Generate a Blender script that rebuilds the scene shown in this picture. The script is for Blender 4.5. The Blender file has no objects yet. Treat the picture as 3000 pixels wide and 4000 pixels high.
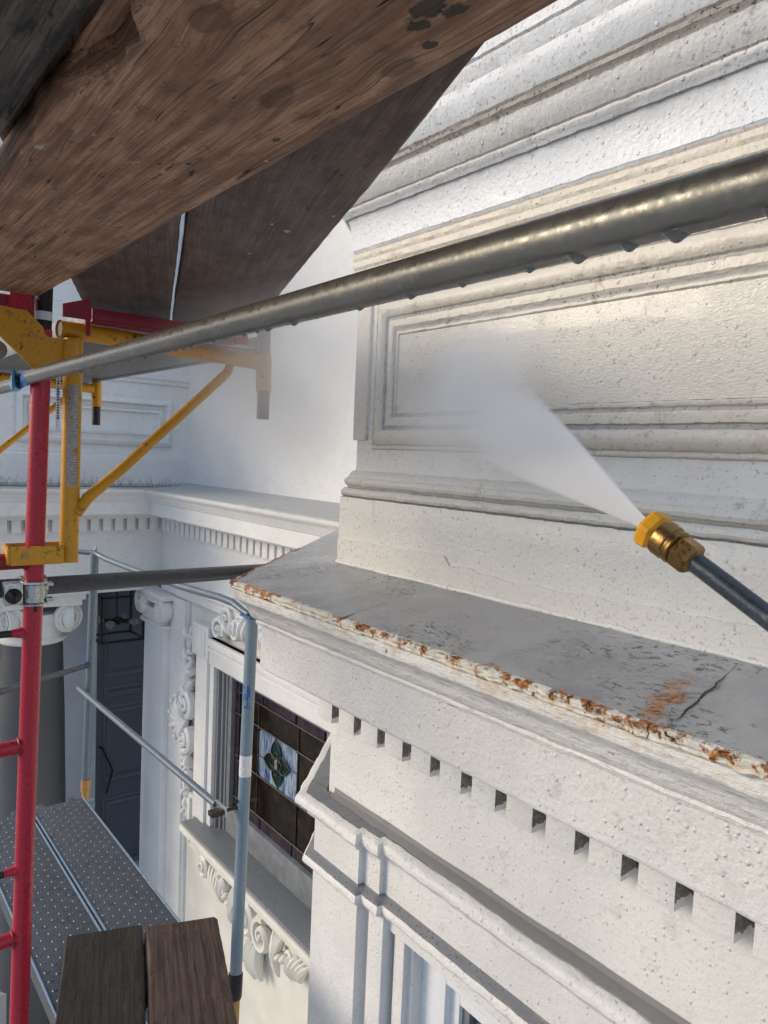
import bpy, bmesh, math, random
from mathutils import Vector, Matrix, noise
R = math.radians
random.seed(7)
S = bpy.context.scene
C = S.collection

# ---------------------------------------------------------------- camera, sky, sun, exposure
YAW, PITCH, ROLL = R(37.814), R(4.217), R(2.453)
fw = Vector((-math.cos(YAW)*math.cos(PITCH), math.sin(YAW)*math.cos(PITCH), -math.sin(PITCH)))
rt0 = Vector((math.sin(YAW), math.cos(YAW), 0)); up0 = rt0.cross(fw)
rt = math.cos(ROLL)*rt0 + math.sin(ROLL)*up0
up = -math.sin(ROLL)*rt0 + math.cos(ROLL)*up0
cam = bpy.data.objects.new('camera', bpy.data.cameras.new('camera')); C.objects.link(cam)
cam.matrix_world = Matrix((( rt.x, up.x, -fw.x, 0), (rt.y, up.y, -fw.y, 0), (rt.z, up.z, -fw.z, 0), (0, 0, 0, 1)))
cam.data.sensor_fit = 'VERTICAL'; cam.data.sensor_height = 24; cam.data.lens = 24*2950/4000
cam.data.clip_start = 0.02; cam.data.clip_end = 3000
S.camera = cam

SUN_AZ, SUN_EL = R(232), R(20)          # direction the light comes from: azimuth from +X (ccw), elevation
sd = Vector((math.cos(SUN_AZ)*math.cos(SUN_EL), math.sin(SUN_AZ)*math.cos(SUN_EL), math.sin(SUN_EL)))
W = bpy.data.worlds.new('World'); S.world = W; W.use_nodes = True
wt = W.node_tree; wt.nodes.clear()
wo = wt.nodes.new('ShaderNodeOutputWorld'); wb = wt.nodes.new('ShaderNodeBackground')
sk = wt.nodes.new('ShaderNodeTexSky'); sk.sky_type = 'NISHITA'; sk.sun_disc = False
sk.sun_elevation = SUN_EL; sk.sun_rotation = math.pi/2 - SUN_AZ
sk.dust_density = 4.0; sk.air_density = 1.0; sk.ozone_density = 1.2
wb.inputs[1].default_value = 0.15
veil = wt.nodes.new('ShaderNodeMix'); veil.data_type = 'RGBA'      # thin even high cloud over the clear sky
veil.inputs[0].default_value = 0.6; veil.inputs[7].default_value = (4.2, 5.3, 7.1, 1)
wt.links.new(sk.outputs[0], veil.inputs[6]); wt.links.new(veil.outputs[2], wb.inputs[0]); wt.links.new(wb.outputs[0], wo.inputs[0])
sun = bpy.data.objects.new('sun', bpy.data.lights.new('sun', 'SUN')); C.objects.link(sun)
sun.data.energy = 1.6; sun.data.angle = R(24); sun.data.color = (1.0, 0.87, 0.70)
sun.rotation_euler = sd.to_track_quat('Z', 'Y').to_euler()
sun.location = (-4, -6, 8)
S.view_settings.view_transform = 'Standard'; S.view_settings.look = 'None'
S.view_settings.exposure = 0.08; S.view_settings.gamma = 1
cy = S.cycles
cy.max_bounces = 6; cy.diffuse_bounces = 3; cy.glossy_bounces = 2; cy.transmission_bounces = 3
cy.volume_bounces = 6; cy.transparent_max_bounces = 4; cy.use_denoising = True
cy.use_adaptive_sampling = True; cy.adaptive_threshold = 0.02
cy.sample_clamp_indirect = 6; cy.volume_step_rate = 2; cy.volume_max_steps = 128

# ---------------------------------------------------------------- node helpers
class NT:
    def __init__(s, name):
        s.m = bpy.data.materials.new(name); s.m.use_nodes = True
        s.t = s.m.node_tree; s.t.nodes.clear()
        s.out = s.t.nodes.new('ShaderNodeOutputMaterial')
    def put(s, inp, v):
        if v is None: return
        if isinstance(v, bpy.types.NodeSocket): s.t.links.new(v, inp)
        elif isinstance(v, (tuple, list)):
            v = tuple(v)
            if inp.type == 'RGBA' and len(v) == 3: v = v + (1,)
            inp.default_value = v
        else:
            inp.default_value = v
    def n(s, ty, props=None, **ins):
        nd = s.t.nodes.new(ty)
        for k, v in (props or {}).items(): setattr(nd, k, v)
        for k, v in ins.items():
            s.put(nd.inputs[int(k[1:])] if k[0] == '_' and k[1:].isdigit() else nd.inputs[k.replace('_', ' ')], v)
        return nd
    def math(s, op, a, b=None, c=None, clamp=False):
        nd = s.n('ShaderNodeMath', {'operation': op, 'use_clamp': clamp})
        for i, v in enumerate((a, b, c)): s.put(nd.inputs[i], v)
        return nd.outputs[0]
    def noise(s, vec, scale, detail=3, rough=.55, dist=0):
        nd = s.n('ShaderNodeTexNoise', None, Vector=vec, Scale=scale, Detail=detail, Roughness=rough, Distortion=dist)
        return nd.outputs[0]
    def voro(s, vec, scale, feature='F1', rnd=1.0):
        nd = s.n('ShaderNodeTexVoronoi', {'feature': feature}, Vector=vec, Scale=scale, Randomness=rnd)
        return nd
    def ramp(s, v, a, b, lo=0., hi=1.):
        nd = s.n('ShaderNodeMapRange', {'interpolation_type': 'SMOOTHSTEP'})
        for i, x in enumerate((v, a, b, lo, hi)): s.put(nd.inputs[i], x)
        return nd.outputs[0]
    def mix(s, f, a, b, kind='MIX'):
        nd = s.n('ShaderNodeMix', {'data_type': 'RGBA', 'blend_type': kind})
        s.put(nd.inputs[0], f); s.put(nd.inputs[6], a); s.put(nd.inputs[7], b)
        return nd.outputs[2]
    def scalevec(s, vec, sc):
        nd = s.n('ShaderNodeVectorMath', {'operation': 'MULTIPLY'}); s.put(nd.inputs[0], vec); s.put(nd.inputs[1], sc)
        return nd.outputs[0]
    def obj(s): return s.n('ShaderNodeTexCoord').outputs['Object']
    def pos(s): return s.n('ShaderNodeNewGeometry').outputs['Position']
    def sep(s, v): return s.n('ShaderNodeSeparateXYZ', None, _0=v).outputs
    def bump(s, h, strength=.5, dist=.003):
        return s.n('ShaderNodeBump', None, Strength=strength, Distance=dist, Height=h).outputs[0]
    def principled(s, color, rough=.5, metal=0., normal=None, spec=.5, coat=0., trans=0., ior=1.45, emit=None):
        p = s.n('ShaderNodeBsdfPrincipled')
        s.put(p.inputs['Base Color'], color); s.put(p.inputs['Roughness'], rough); s.put(p.inputs['Metallic'], metal)
        s.put(p.inputs['Specular IOR Level'], spec); s.put(p.inputs['Coat Weight'], coat)
        s.put(p.inputs['Coat Roughness'], .08)
        s.put(p.inputs['Transmission Weight'], trans); s.put(p.inputs['IOR'], ior)
        if normal is not None: s.put(p.inputs['Normal'], normal)
        s.t.links.new(p.outputs[0], s.out.inputs[0])
        return s.m

def mat_paint(name, base, dirt=(.30, .27, .23), dirt_amt=.25, blister=1., rough=.38, bump=.55, speck=.5, stain=None, coat=0.):
    m = NT(name); P = m.pos()
    lf = m.noise(P, 3.2, 3, .6)
    mf = m.noise(P, 24, 3, .65)
    near = blister > .3
    h = m.noise(P, 85 if near else 40, 2, .6)
    if coat > .3:
        h = m.noise(m.scalevec(P, (60, 60, 150)), 1.0, 2, .55, 1.6)
    if near:
        v1 = m.voro(P, 62)
        vr = m.sep(v1.outputs['Color'])
        rad = m.ramp(vr[1], 0, 1, .16, .34)
        b1 = m.math('MULTIPLY', m.ramp(m.math('DIVIDE', v1.outputs['Distance'], rad), 1.0, .35), m.ramp(vr[0], .55, .62))
        h = m.math('ADD', m.math('MULTIPLY', h, .8), m.math('MULTIPLY', b1, blister*.8))
    grime = m.math('MULTIPLY', m.ramp(mf, .54, .74), m.ramp(lf, .40, .64))
    col = m.mix(m.ramp(lf, .3, .7), tuple(x*.95 for x in base), tuple(min(1, x*1.04) for x in base))
    col = m.mix(m.math('MULTIPLY', grime, dirt_amt), col, dirt)
    if near:
        pit_shade = m.math('MULTIPLY', m.ramp(m.noise(P, 130, 1, .5), .61, .72), m.ramp(lf, .36, .58, .25, 1.))  # shading of small dimples painted as dark specks
        col = m.mix(m.math('MULTIPLY', pit_shade, speck), col, tuple(x*.8 for x in dirt))
    if stain:
        st = m.math('MULTIPLY', m.ramp(m.noise(m.scalevec(P, (3, 3, 9)), 4, 4, .7), .50, .68), stain[3])
        col = m.mix(st, col, stain[:3])
    rr = m.ramp(lf, .35, .65, rough*.8, rough*1.25)
    return m.principled(col, rr, 0, m.bump(h, bump, .0035), .5, coat)

def mat_metal(name, col, rough=.4, metal=.9, scratch=.4, spots=None, bump=.12, sc=1., axis=None):
    m = NT(name); P = m.obj()
    lf = m.noise(P, 9*sc, 4, .6); hf = m.noise(P, 120*sc, 3, .6)
    st = m.noise(m.scalevec(P, axis or (20, 20, 20)), 6*sc, 4, .65)
    d = m.math('MULTIPLY', m.ramp(st, .48, .72), scratch)
    c2 = tuple(x*.45 for x in col)
    c = m.mix(d, col, c2)
    c = m.mix(m.math('MULTIPLY', m.ramp(lf, .4, .7), scratch*.6), c, tuple(min(1, x*1.35+.02) for x in col))
    if spots:
        v = m.voro(P, spots[4] if len(spots) > 4 else 60)
        s_ = m.math('MULTIPLY', m.ramp(v.outputs['Distance'], .30, .12), m.ramp(m.noise(P, 14*sc, 3), .5, .62))
        s2 = m.math('MULTIPLY', m.ramp(m.noise(P, 60*sc, 4, .75), .56, .64), m.ramp(lf, .46, .62))
        s_ = m.math('MULTIPLY', m.math('MAXIMUM', s_, s2), spots[3])
        c = m.mix(s_, c, spots[:3])
    r = m.ramp(hf, .3, .7, rough*.75, min(1, rough*1.3))
    return m.principled(c, r, metal, m.bump(m.math('ADD', hf, m.math('MULTIPLY', lf, .6)), bump, .002))

def mat_wood(name, dark, light, grey, knots=True, splat=.0, rough=.75, k=1.0, crack=.9, stain=.5, spots=(), white=(), black=()):
    m = NT(name); P = m.obj(); X, Y, Z = m.sep(P)
    lfw = m.noise(m.scalevec(P, (1.6, 6, 6)), 1.0, 2, .5)
    yy = m.math('ADD', Y, m.math('MULTIPLY', lfw, .014))
    if knots:
        if spots:
            kd = None; ksel = 1.0
            for (kx, ky, krx, kry) in spots:
                d_ = m.math('SQRT', m.math('ADD', m.math('POWER', m.math('DIVIDE', m.math('SUBTRACT', X, kx), krx/.16), 2.), m.math('POWER', m.math('DIVIDE', m.math('SUBTRACT', Y, ky), kry/.16), 2.)))
                kd = d_ if kd is None else m.math('MINIMUM', kd, d_)
        else:
            vk = m.voro(m.scalevec(P, (2.1, 8.0, .01)), 1.0)
            kd = vk.outputs['Distance']
            ksel = m.ramp(m.sep(vk.outputs['Color'])[0], .66, .68)
        kd = m.math('ADD', kd, m.math('MULTIPLY', m.math('SUBTRACT', m.noise(P, 26, 2), .5), .10))
        kn = m.math('MULTIPLY', m.ramp(kd, .42, .0), ksel)
        yy = m.math('ADD', yy, m.math('MULTIPLY', kn, .008))
    def gv(sx, sy): return m.n('ShaderNodeCombineXYZ', None, _0=m.math('MULTIPLY', X, sx), _1=m.math('MULTIPLY', yy, sy), _2=m.math('MULTIPLY', Z, sy)).outputs[0]
    grain = m.noise(gv(1.6, 46), 1.5, 4, .65)
    fine = m.noise(gv(7, 230), 1.2, 2, .6)
    blot = m.noise(m.scalevec(P, (3.5, 7, 7)), 2.0, 4, .65)
    spk = m.noise(m.scalevec(P, (16, 30, 30)), 1.8, 5, .74)
    col = m.mix(m.ramp(grain, .34, .62), dark, light)
    col = m.mix(m.math('MULTIPLY', m.ramp(fine, .46, .64), .5), col, tuple(x*.55 for x in dark))
    col = m.mix(m.math('MULTIPLY', m.ramp(blot, .40, .66), stain), col, grey)
    col = m.mix(m.math('MULTIPLY', m.ramp(spk, .56, .64), .60), col, tuple(x*.5 for x in dark))
    col = m.mix(m.math('MULTIPLY', m.ramp(spk, .42, .32), .45), col, tuple(min(1, x*1.45) for x in light))
    if knots:
        kc = m.math('MULTIPLY', m.ramp(kd, .17, .12), ksel)
        kr = m.math('MULTIPLY', m.math('MULTIPLY', m.ramp(m.math('SINE', m.math('MULTIPLY', kd, 120)), .2, .9), m.ramp(kd, .36, .14)), ksel)
        col = m.mix(m.math('MULTIPLY', kr, .22), col, tuple(x*.6 for x in dark))
        col = m.mix(m.math('MULTIPLY', kc, .65), col, tuple(x*.40 for x in dark))
    ck = m.noise(gv(1.1, 30), 1.7, 1, .5)
    ckm = m.ramp(m.math('ABSOLUTE', m.math('SUBTRACT', ck, .5)), .006, .002)
    ckm = m.math('MULTIPLY', m.math('MULTIPLY', ckm, m.ramp(blot, .44, .56)), crack)
    ck2 = m.ramp(m.math('ABSOLUTE', m.math('SUBTRACT', m.noise(gv(.5, 85), 1.6, 1, .5), .5)), .010, .003)
    ck2 = m.math('MULTIPLY', m.math('MULTIPLY', ck2, m.ramp(blot, .56, .42)), crack*.75)
    ckm = m.math('MAXIMUM', ckm, ck2)
    col = m.mix(ckm, col, (.012, .009, .008))
    if splat:
        vs = m.voro(m.scalevec(P, (1.0, 1.5, 1)), 15)
        sc_ = m.sep(vs.outputs['Color'])
        dd = m.math('ADD', vs.outputs['Distance'], m.math('MULTIPLY', m.math('SUBTRACT', spk, .5), .22))
        rad = m.ramp(sc_[0], 0, 1, .04, .15)
        blob = m.ramp(m.math('SUBTRACT', dd, rad), .012, -.01)
        col = m.mix(m.math('MULTIPLY', m.math('MULTIPLY', blob, m.ramp(sc_[2], .900, .905)), splat), col, (.52, .47, .40))
        col = m.mix(m.math('MULTIPLY', m.math('MULTIPLY', blob, m.ramp(sc_[2], .11, .10)), .85), col, (.014, .017, .012))
    for lst, cc in ((white, (.50, .45, .38)), (black, (.016, .020, .014))):
        for (kx, ky, r_) in lst:
            d_ = m.math('SQRT', m.math('ADD', m.math('POWER', m.math('SUBTRACT', X, kx), 2.), m.math('POWER', m.math('MULTIPLY', m.math('SUBTRACT', Y, ky), 1.5), 2.)))
            d_ = m.math('ADD', d_, m.math('MULTIPLY', m.math('SUBTRACT', spk, .5), r_*4.5))
            col = m.mix(m.ramp(d_, r_*1.15, r_*.8, 0, .85), col, cc)
    h = m.math('SUBTRACT', m.math('ADD', m.math('MULTIPLY', grain, .8), m.math('MULTIPLY', spk, .5)), m.math('MULTIPLY', ckm, 1.0))
    return m.principled(col, m.ramp(blot, .3, .7, rough*.75, rough), 0, m.bump(h, .75, .004), .35)

def mat_plain(name, col, rough=.5, metal=0., bump=0., sc=80, var=.15, spec=.5, coat=0.):
    m = NT(name); P = m.obj()
    lf = m.noise(P, sc*.15, 4, .6); hf = m.noise(P, sc, 3, .6)
    c = m.mix(m.ramp(lf, .35, .68), tuple(x*(1-var) for x in col), tuple(min(1, x*(1+var)) for x in col))
    return m.principled(c, m.ramp(hf, .3, .7, rough*.85, min(1, rough*1.15)), metal, m.bump(hf, bump, .002) if bump else None, spec, coat)

WHITE = (.74, .735, .72)
M = {}
M['paint'] = mat_paint('bay_paint', WHITE, dirt_amt=.30, blister=.85, speck=.30, rough=.5, bump=.85)
M['wet'] = mat_paint('wet_paint', (.73, .725, .69), dirt_amt=.15, blister=1.0, speck=.45, rough=.42, bump=.75, coat=.05)
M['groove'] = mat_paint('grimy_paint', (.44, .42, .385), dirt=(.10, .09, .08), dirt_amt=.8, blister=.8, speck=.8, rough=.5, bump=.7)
M['brown'] = mat_paint('rust_stained_paint', (.58, .49, .40), dirt=(.30, .20, .12), dirt_amt=.6, blister=.7, speck=.6, rough=.4, bump=.6)
M['mould'] = mat_paint('moulding_paint', (.69, .675, .63), dirt=(.24, .21, .17), dirt_amt=.8, blister=1.0, speck=.5, rough=.5, bump=.7)
M['crown_old'] = mat_paint('crown_paint', (.72, .715, .69), dirt=(.34, .31, .27), dirt_amt=.45, blister=.5, speck=.7, rough=.45, bump=.65, stain=(.52, .50, .44, .45))
M['far'] = mat_paint('far_paint', (.72, .72, .71), dirt_amt=.25, blister=.15, speck=.15, rough=.6, bump=.30, stain=(.55, .54, .52, .35))
M['pil'] = mat_paint('pilaster_paint', (.74, .75, .765), dirt_amt=.10, blister=.1, speck=.1, rough=.35, bump=.2)
M['lap'] = mat_paint('cream_paint', (.70, .69, .63), dirt_amt=.12, blister=.1, speck=.1, rough=.5, bump=.2)
M['sill'] = mat_paint('grimy_shade_paint', (.20, .21, .225), dirt=(.09, .09, .10), dirt_amt=.7, blister=1., speck=1., rough=.5, bump=.8)  # grime, with the dull tone of grazing-lit top faces painted in
M['ledge_far'] = mat_paint('grey_ledge_paint', (.40, .40, .39), dirt=(.16, .155, .15), dirt_amt=.6, blister=.2, speck=.3, rough=.6, bump=.4)
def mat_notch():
    m = NT('painted_notch_shade'); P = m.pos(); X, Y, Z = m.sep(P)
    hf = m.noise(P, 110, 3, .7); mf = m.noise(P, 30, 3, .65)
    shade_tone = m.mix(m.ramp(hf, .38, .64), (.13, .12, .108), (.26, .245, .22))
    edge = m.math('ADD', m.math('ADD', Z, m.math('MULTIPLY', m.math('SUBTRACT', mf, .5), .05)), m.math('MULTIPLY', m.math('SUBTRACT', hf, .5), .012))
    col = m.mix(m.ramp(edge, -.7890, -.7860), WHITE, shade_tone)          # painted notch shade ends in a ragged line, white below
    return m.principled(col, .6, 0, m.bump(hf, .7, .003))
M['notch_shade'] = mat_notch()
M['charcoal'] = mat_paint('charcoal_paint', (.085, .088, .095), dirt=(.04, .04, .04), dirt_amt=.3, blister=.2, speck=.1, rough=.36, bump=.45)
M['door'] = mat_paint('slate_paint', (.125, .142, .168), dirt=(.06, .06, .06), dirt_amt=.2, blister=0, speck=0, rough=.45, bump=.08)
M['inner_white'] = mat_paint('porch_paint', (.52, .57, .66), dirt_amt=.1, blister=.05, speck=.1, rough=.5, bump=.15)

def mat_ledge():
    m = NT('grey_sheet_metal'); P = m.pos(); X, Y, Z = m.sep(P)
    lf = m.noise(P, 4.5, 5, .62); mf = m.noise(P, 26, 5, .68); hf = m.noise(P, 120, 3, .6)
    st = m.noise(m.scalevec(P, (16, 28, 16)), 3.0, 6, .80)
    col = m.mix(m.ramp(lf, .32, .68), (.24, .245, .258), (.40, .40, .395))
    patch = m.math('MULTIPLY', m.ramp(st, .545, .585), m.ramp(m.noise(P, 3.4, 3, .6), .49, .60))
    col = m.mix(m.math('MULTIPLY', patch, .85), col, (.06, .06, .058))
    scuff = m.ramp(m.noise(m.scalevec(P, (16, 60, 16)), 2.0, 4, .7), .66, .70)
    col = m.mix(m.math('MULTIPLY', scuff, .55), col, (.62, .62, .62))
    near = m.ramp(Y, 1.055, 1.0)                      # the turned-down front edge is where the sheet rusts
    ru = m.ramp(m.math('ADD', mf, m.math('MULTIPLY', near, .16)), .66, .74)
    ru = m.math('MULTIPLY', ru, near)
    spots = m.math('MULTIPLY', m.ramp(m.voro(P, 13).outputs['Distance'], .12, .05), m.ramp(mf, .5, .6))
    rust = m.mix(m.ramp(hf, .36, .60), (.07, .024, .009), (.46, .18, .035))
    dsm = m.math('SQRT', m.math('ADD', m.math('POWER', m.math('ADD', m.math('ADD', X, .510), m.math('MULTIPLY', Y, .128)), 2.), m.math('POWER', m.math('MULTIPLY', m.math('SUBTRACT', Y, 1.09), .30), 2.)))
    seam = m.ramp(m.math('ADD', dsm, m.math('MULTIPLY', m.math('SUBTRACT', mf, .5), .09)), .034, .010, 0, .85)
    col = m.mix(m.math('MAXIMUM', m.math('MAXIMUM', ru, seam), m.math('MULTIPLY', spots, .5)), col, rust)
    # water lies in shallow dips: glossy there
    rr = m.ramp(lf, .38, .58, .17, .50)
    h = m.math('ADD', m.math('MULTIPLY', mf, .8), m.math('ADD', m.math('MULTIPLY', hf, .35), m.math('MULTIPLY', patch, -.8)))
    return m.principled(col, rr, 0, m.bump(h, .5, .004), .5, .12)
M['ledge'] = mat_ledge()

def mat_edge():
    m = NT('rusted_edge'); P = m.pos()
    lf = m.noise(P, 6.5, 4, .6); mf = m.noise(P, 30, 5, .7); hf = m.noise(P, 130, 4, .65)
    paint = m.mix(m.ramp(mf, .42, .66), (.70, .68, .62), (.62, .46, .27))
    rust = m.mix(m.ramp(m.math('ADD', m.math('MULTIPLY', hf, .6), m.math('MULTIPLY', lf, .4)), .40, .60), (.06, .020, .008), (.50, .19, .034))
    wx = m.math('ADD', m.ramp(m.sep(P)[0], -1.05, -.75, 0, .05), m.ramp(m.sep(P)[0], -1.90, -1.98, 0, .10))      # the sheet has rusted most round the seam and at the corner
    f = m.ramp(m.math('ADD', m.math('ADD', wx, m.ramp(m.sep(P)[2], -.400, -.388, -.02, .035)), m.math('ADD', m.math('MULTIPLY', lf, .65), m.math('MULTIPLY', mf, .5))), .600, .655)
    col = m.mix(f, paint, rust)
    v = m.voro(m.scalevec(P, (22, 22, 60)), 1.0, 'DISTANCE_TO_EDGE')
    ck = m.math('MULTIPLY', m.ramp(v.outputs['Distance'], .035, .012), m.ramp(mf, .52, .60))
    col = m.mix(ck, col, (.015, .013, .012))
    h = m.math('SUBTRACT', m.math('ADD', mf, m.math('MULTIPLY', hf, .5)), m.math('MULTIPLY', ck, 1.5))
    return m.principled(col, .5, 0, m.bump(h, .9, .006))
M['edge'] = mat_edge()
def mat_crown():
    m = NT('streaked_crown_paint'); P = m.pos(); X, Y, Z = m.sep(P)
    lf = m.noise(P, 3.4, 3, .6); mf = m.noise(P, 26, 4, .7); hf = m.noise(P, 95, 2, .6)
    run = m.noise(m.scalevec(P, (9, 9, 60)), 2.0, 4, .72)          # lines of grime that follow the run of the moulding
    col = m.mix(m.ramp(lf, .3, .7), (.69, .685, .66), (.76, .755, .735))
    col = m.mix(m.math('MULTIPLY', m.ramp(run, .50, .64), .55), col, (.40, .37, .32))
    col = m.mix(m.math('MULTIPLY', m.ramp(run, .66, .70), .75), col, (.13, .12, .11))
    bl = m.math('MULTIPLY', m.ramp(Z, -.455, -.405), m.ramp(m.noise(m.scalevec(P, (11, 11, 4)), 1.5, 4, .65), .50, .66))
    col = m.mix(m.math('MULTIPLY', bl, .6), col, (.56, .36, .16))
    col = m.mix(m.math('MULTIPLY', m.ramp(mf, .64, .70), m.ramp(lf, .45, .6)), col, (.16, .14, .12))
    return m.principled(col, .45, 0, m.bump(m.math('ADD', m.math('MULTIPLY', hf, .7), m.math('ADD', run, m.math('MULTIPLY', mf, .5))), .8, .005))
M['crown'] = mat_crown()

M['rail'] = mat_metal('galvanised_steel', (.19, .189, .175), .35, .60, .55, spots=(.34, .31, .24, .35, 90), bump=.16, axis=(3, 30, 30))
M['tie'] = mat_metal('dark_steel_tube', (.060, .066, .075), .42, .25, .4, spots=(.02, .02, .02, .4, 40), bump=.15)
M['black_rod'] = mat_metal('worn_black_steel', (.035, .033, .032), .45, .4, .5, spots=(.16, .12, .07, .4, 70), bump=.3)
M['red'] = mat_metal('red_paint', (.44, .022, .045), .27, 0, .25, spots=(.07, .012, .015, .7, 48), bump=.22)
M['red_dark'] = mat_metal('old_red_paint', (.26, .016, .03), .40, 0, .4, spots=(.06, .02, .02, .6, 55), bump=.2)
M['yellow'] = mat_metal('yellow_paint', (.62, .30, .018), .38, 0, .25, spots=(.045, .032, .02, .9, 42), bump=.35)
M['bluegrey'] = mat_metal('blue_grey_paint', (.20, .27, .33), .34, 0, .35, spots=(.10, .07, .05, .35, 60), bump=.15)
M['zinc_blue'] = mat_metal('zinc_tube', (.15, .19, .225), .40, .30, .45, spots=(.05, .05, .055, .6, 70), bump=.2)
M['blue'] = mat_metal('blue_paint', (.022, .13, .36), .40, 0, .3, spots=(.25, .30, .33, .5, 80), bump=.25)
M['lightblue'] = mat_metal('light_blue_paint', (.10, .36, .58), .35, 0, .25, spots=(.45, .55, .6, .4, 80), bump=.15)
M['rusty_yellow'] = mat_metal('rusted_yellow_leg', (.42, .24, .07), .55, 0, .5, spots=(.10, .05, .02, .8, 40), bump=.4)
M['black'] = mat_metal('black_paint', (.014, .014, .015), .40, .1, .3, spots=(.12, .12, .12, .35, 60), bump=.15)
M['clamp'] = mat_metal('zinc_plated_clamp', (.52, .53, .52), .30, .85, .5, spots=(.10, .17, .26, .6, 60), bump=.3)
M['deck'] = mat_metal('galvanised_deck', (.095, .102, .115), .45, .3, .5, spots=(.035, .032, .03, .6, 14), bump=.25, axis=(5, 9, 9))
M['alu'] = mat_metal('aluminium_deck', (.17, .175, .18), .5, .4, .4, bump=.15)
M['brass'] = mat_metal('brass', (.27, .165, .060), .33, 1., .4, spots=(.10, .05, .015, .5, 120), bump=.10, sc=3)
M['yplastic'] = mat_plain('yellow_plastic', (.72, .34, .012), .35, 0, .08, 200, .08)
M['wand'] = mat_metal('dark_zinc_lance', (.055, .068, .085), .28, .45, .45, spots=(.25, .30, .34, .25, 100), bump=.2, axis=(2, 30, 30))
M['wood_brown'] = mat_wood('weathered_brown_wood', (.250, .130, .076), (.52, .305, .190), (.155, .082, .052), True, 0, .7, 1., .95, .6, spots=[(-.205, -.065, .026, .017), (-.284, .038, .030, .015), (-.165, .088, .022, .012), (.35, -.03, .03, .02)], white=[(-.577, -.103, .007), (-.43, .106, .003)], black=[(-.085, .050, .017), (-.070, .066, .012), (-.105, .060, .010), (-.12, .085, .007), (-.527, .018, .004), (-.502, .043, .005), (-.37, .084, .006), (-.62, -.02, .004)])
M['wood_black'] = mat_wood('charred_grey_wood', (.026, .023, .021), (.14, .120, .104), (.020, .018, .017), False, 0, .8, 1.3, 1., .6)
M['wood_dark'] = mat_wood('dark_wet_wood', (.066, .034, .023), (.145, .082, .058), (.047, .025, .018), True, 0, .5, 1., .9, .5, white=[(-.135, .045, .008), (-.105, .016, .004), (-.31, .004, .005), (-.02, .10, .004), (-.365, .038, .004)])
M['wood_low'] = mat_wood('worn_plank_wood', (.050, .030, .023), (.130, .083, .064), (.062, .040, .033), True, 0, .75, .8, 1.0, .45)
M['wood_low_dark'] = mat_wood('grimy_plank_wood', (.022, .018, .0145), (.050, .040, .032), (.027, .022, .020), True, 0, .8, .8, .5, .7)
M['came'] = mat_plain('lead_came', (.055, .055, .055), .5, .5, .1)
M['g_brown'] = mat_plain('brown_glass', (.016, .011, .007), .10, 0, .03, 60, .5, .12)
M['g_purple'] = mat_plain('purple_glass', (.036, .025, .036), .14, 0, .08, 90, .4, .15)
M['g_green'] = mat_plain('green_glass', (.004, .026, .016), .10, 0, .03, 60, .5, .12)
M['g_clear'] = mat_plain('clear_bevel_glass', (.18, .20, .20), .05, 0, 0, 60, .3)
def mat_opal():
    m = NT('opal_glass'); P = m.obj()
    w = m.noise(m.scalevec(P, (14, 14, 3.5)), 1.6, 5, .65, 1.2)
    w2 = m.noise(P, 5, 3, .6, .8)
    c = m.mix(m.ramp(w, .34, .66), (.022, .065, .16), (.30, .37, .44))
    c = m.mix(m.math('MULTIPLY', m.ramp(w2, .5, .7), .6), c, (.20, .175, .29))
    return m.principled(c, .12, 0, m.bump(w, .05, .002))
M['g_opal'] = mat_opal()
M['sash'] = mat_plain('dark_sash', (.17, .185, .20), .5, 0, .1)
M['vinyl'] = mat_plain('white_sash', (.78, .80, .82), .30, 0, .0, 60, .03)
M['glass'] = mat_plain('window_glass', (.05, .075, .09), .04, 0, 0, 30, .2, .8)
M['room'] = mat_plain('dark_reveal', (.035, .04, .045), .6)
M['sticker'] = mat_plain('white_label', (.74, .75, .76), .4, 0, .05, 300, .06)
M['ink'] = mat_plain('label_ink', (.03, .03, .035), .5)
M['spike'] = mat_plain('spike_wire', (.22, .22, .21), .5, .4)
M['unseen_bounce_ground'] = mat_plain('light_bounce_street', (.34, .34, .335), .85, 0, .3, 30, .1)  # unseen street, made pale to bounce light up at the house
M['pave'] = mat_plain('sidewalk_concrete', (.42, .415, .40), .85, 0, .3, 20, .1)
def mat_label_worn():
    m = NT('worn_foil_label'); P = m.obj(); X, Y, Z = m.sep(P)
    ln = m.math('SINE', m.math('MULTIPLY', Z, 1500))
    t = m.noise(m.scalevec(P, (160, 160, 700)), 1, 2, .6)
    ink = m.math('MULTIPLY', m.ramp(ln, -.1, .5), m.ramp(t, .44, .52))
    c = m.mix(m.math('MULTIPLY', ink, .8), (.42, .41, .38), (.05, .05, .05))
    c = m.mix(m.ramp(m.noise(P, 45, 4, .7), .58, .66), c, (.40, .22, .03))
    return m.principled(c, .4, .3)
M['worn_label'] = mat_label_worn()
def mat_bulb():
    m = NT('clear_bulb'); return m.principled((.55, .55, .52), .06, 0, None, .5, 0, .7, 1.3)
M['bulb'] = mat_bulb()
def mat_drop():
    m = NT('water'); return m.principled((.62, .66, .66), .03, 0, None, .5, 0, .85, 1.33)
M['water'] = mat_drop()

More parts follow.
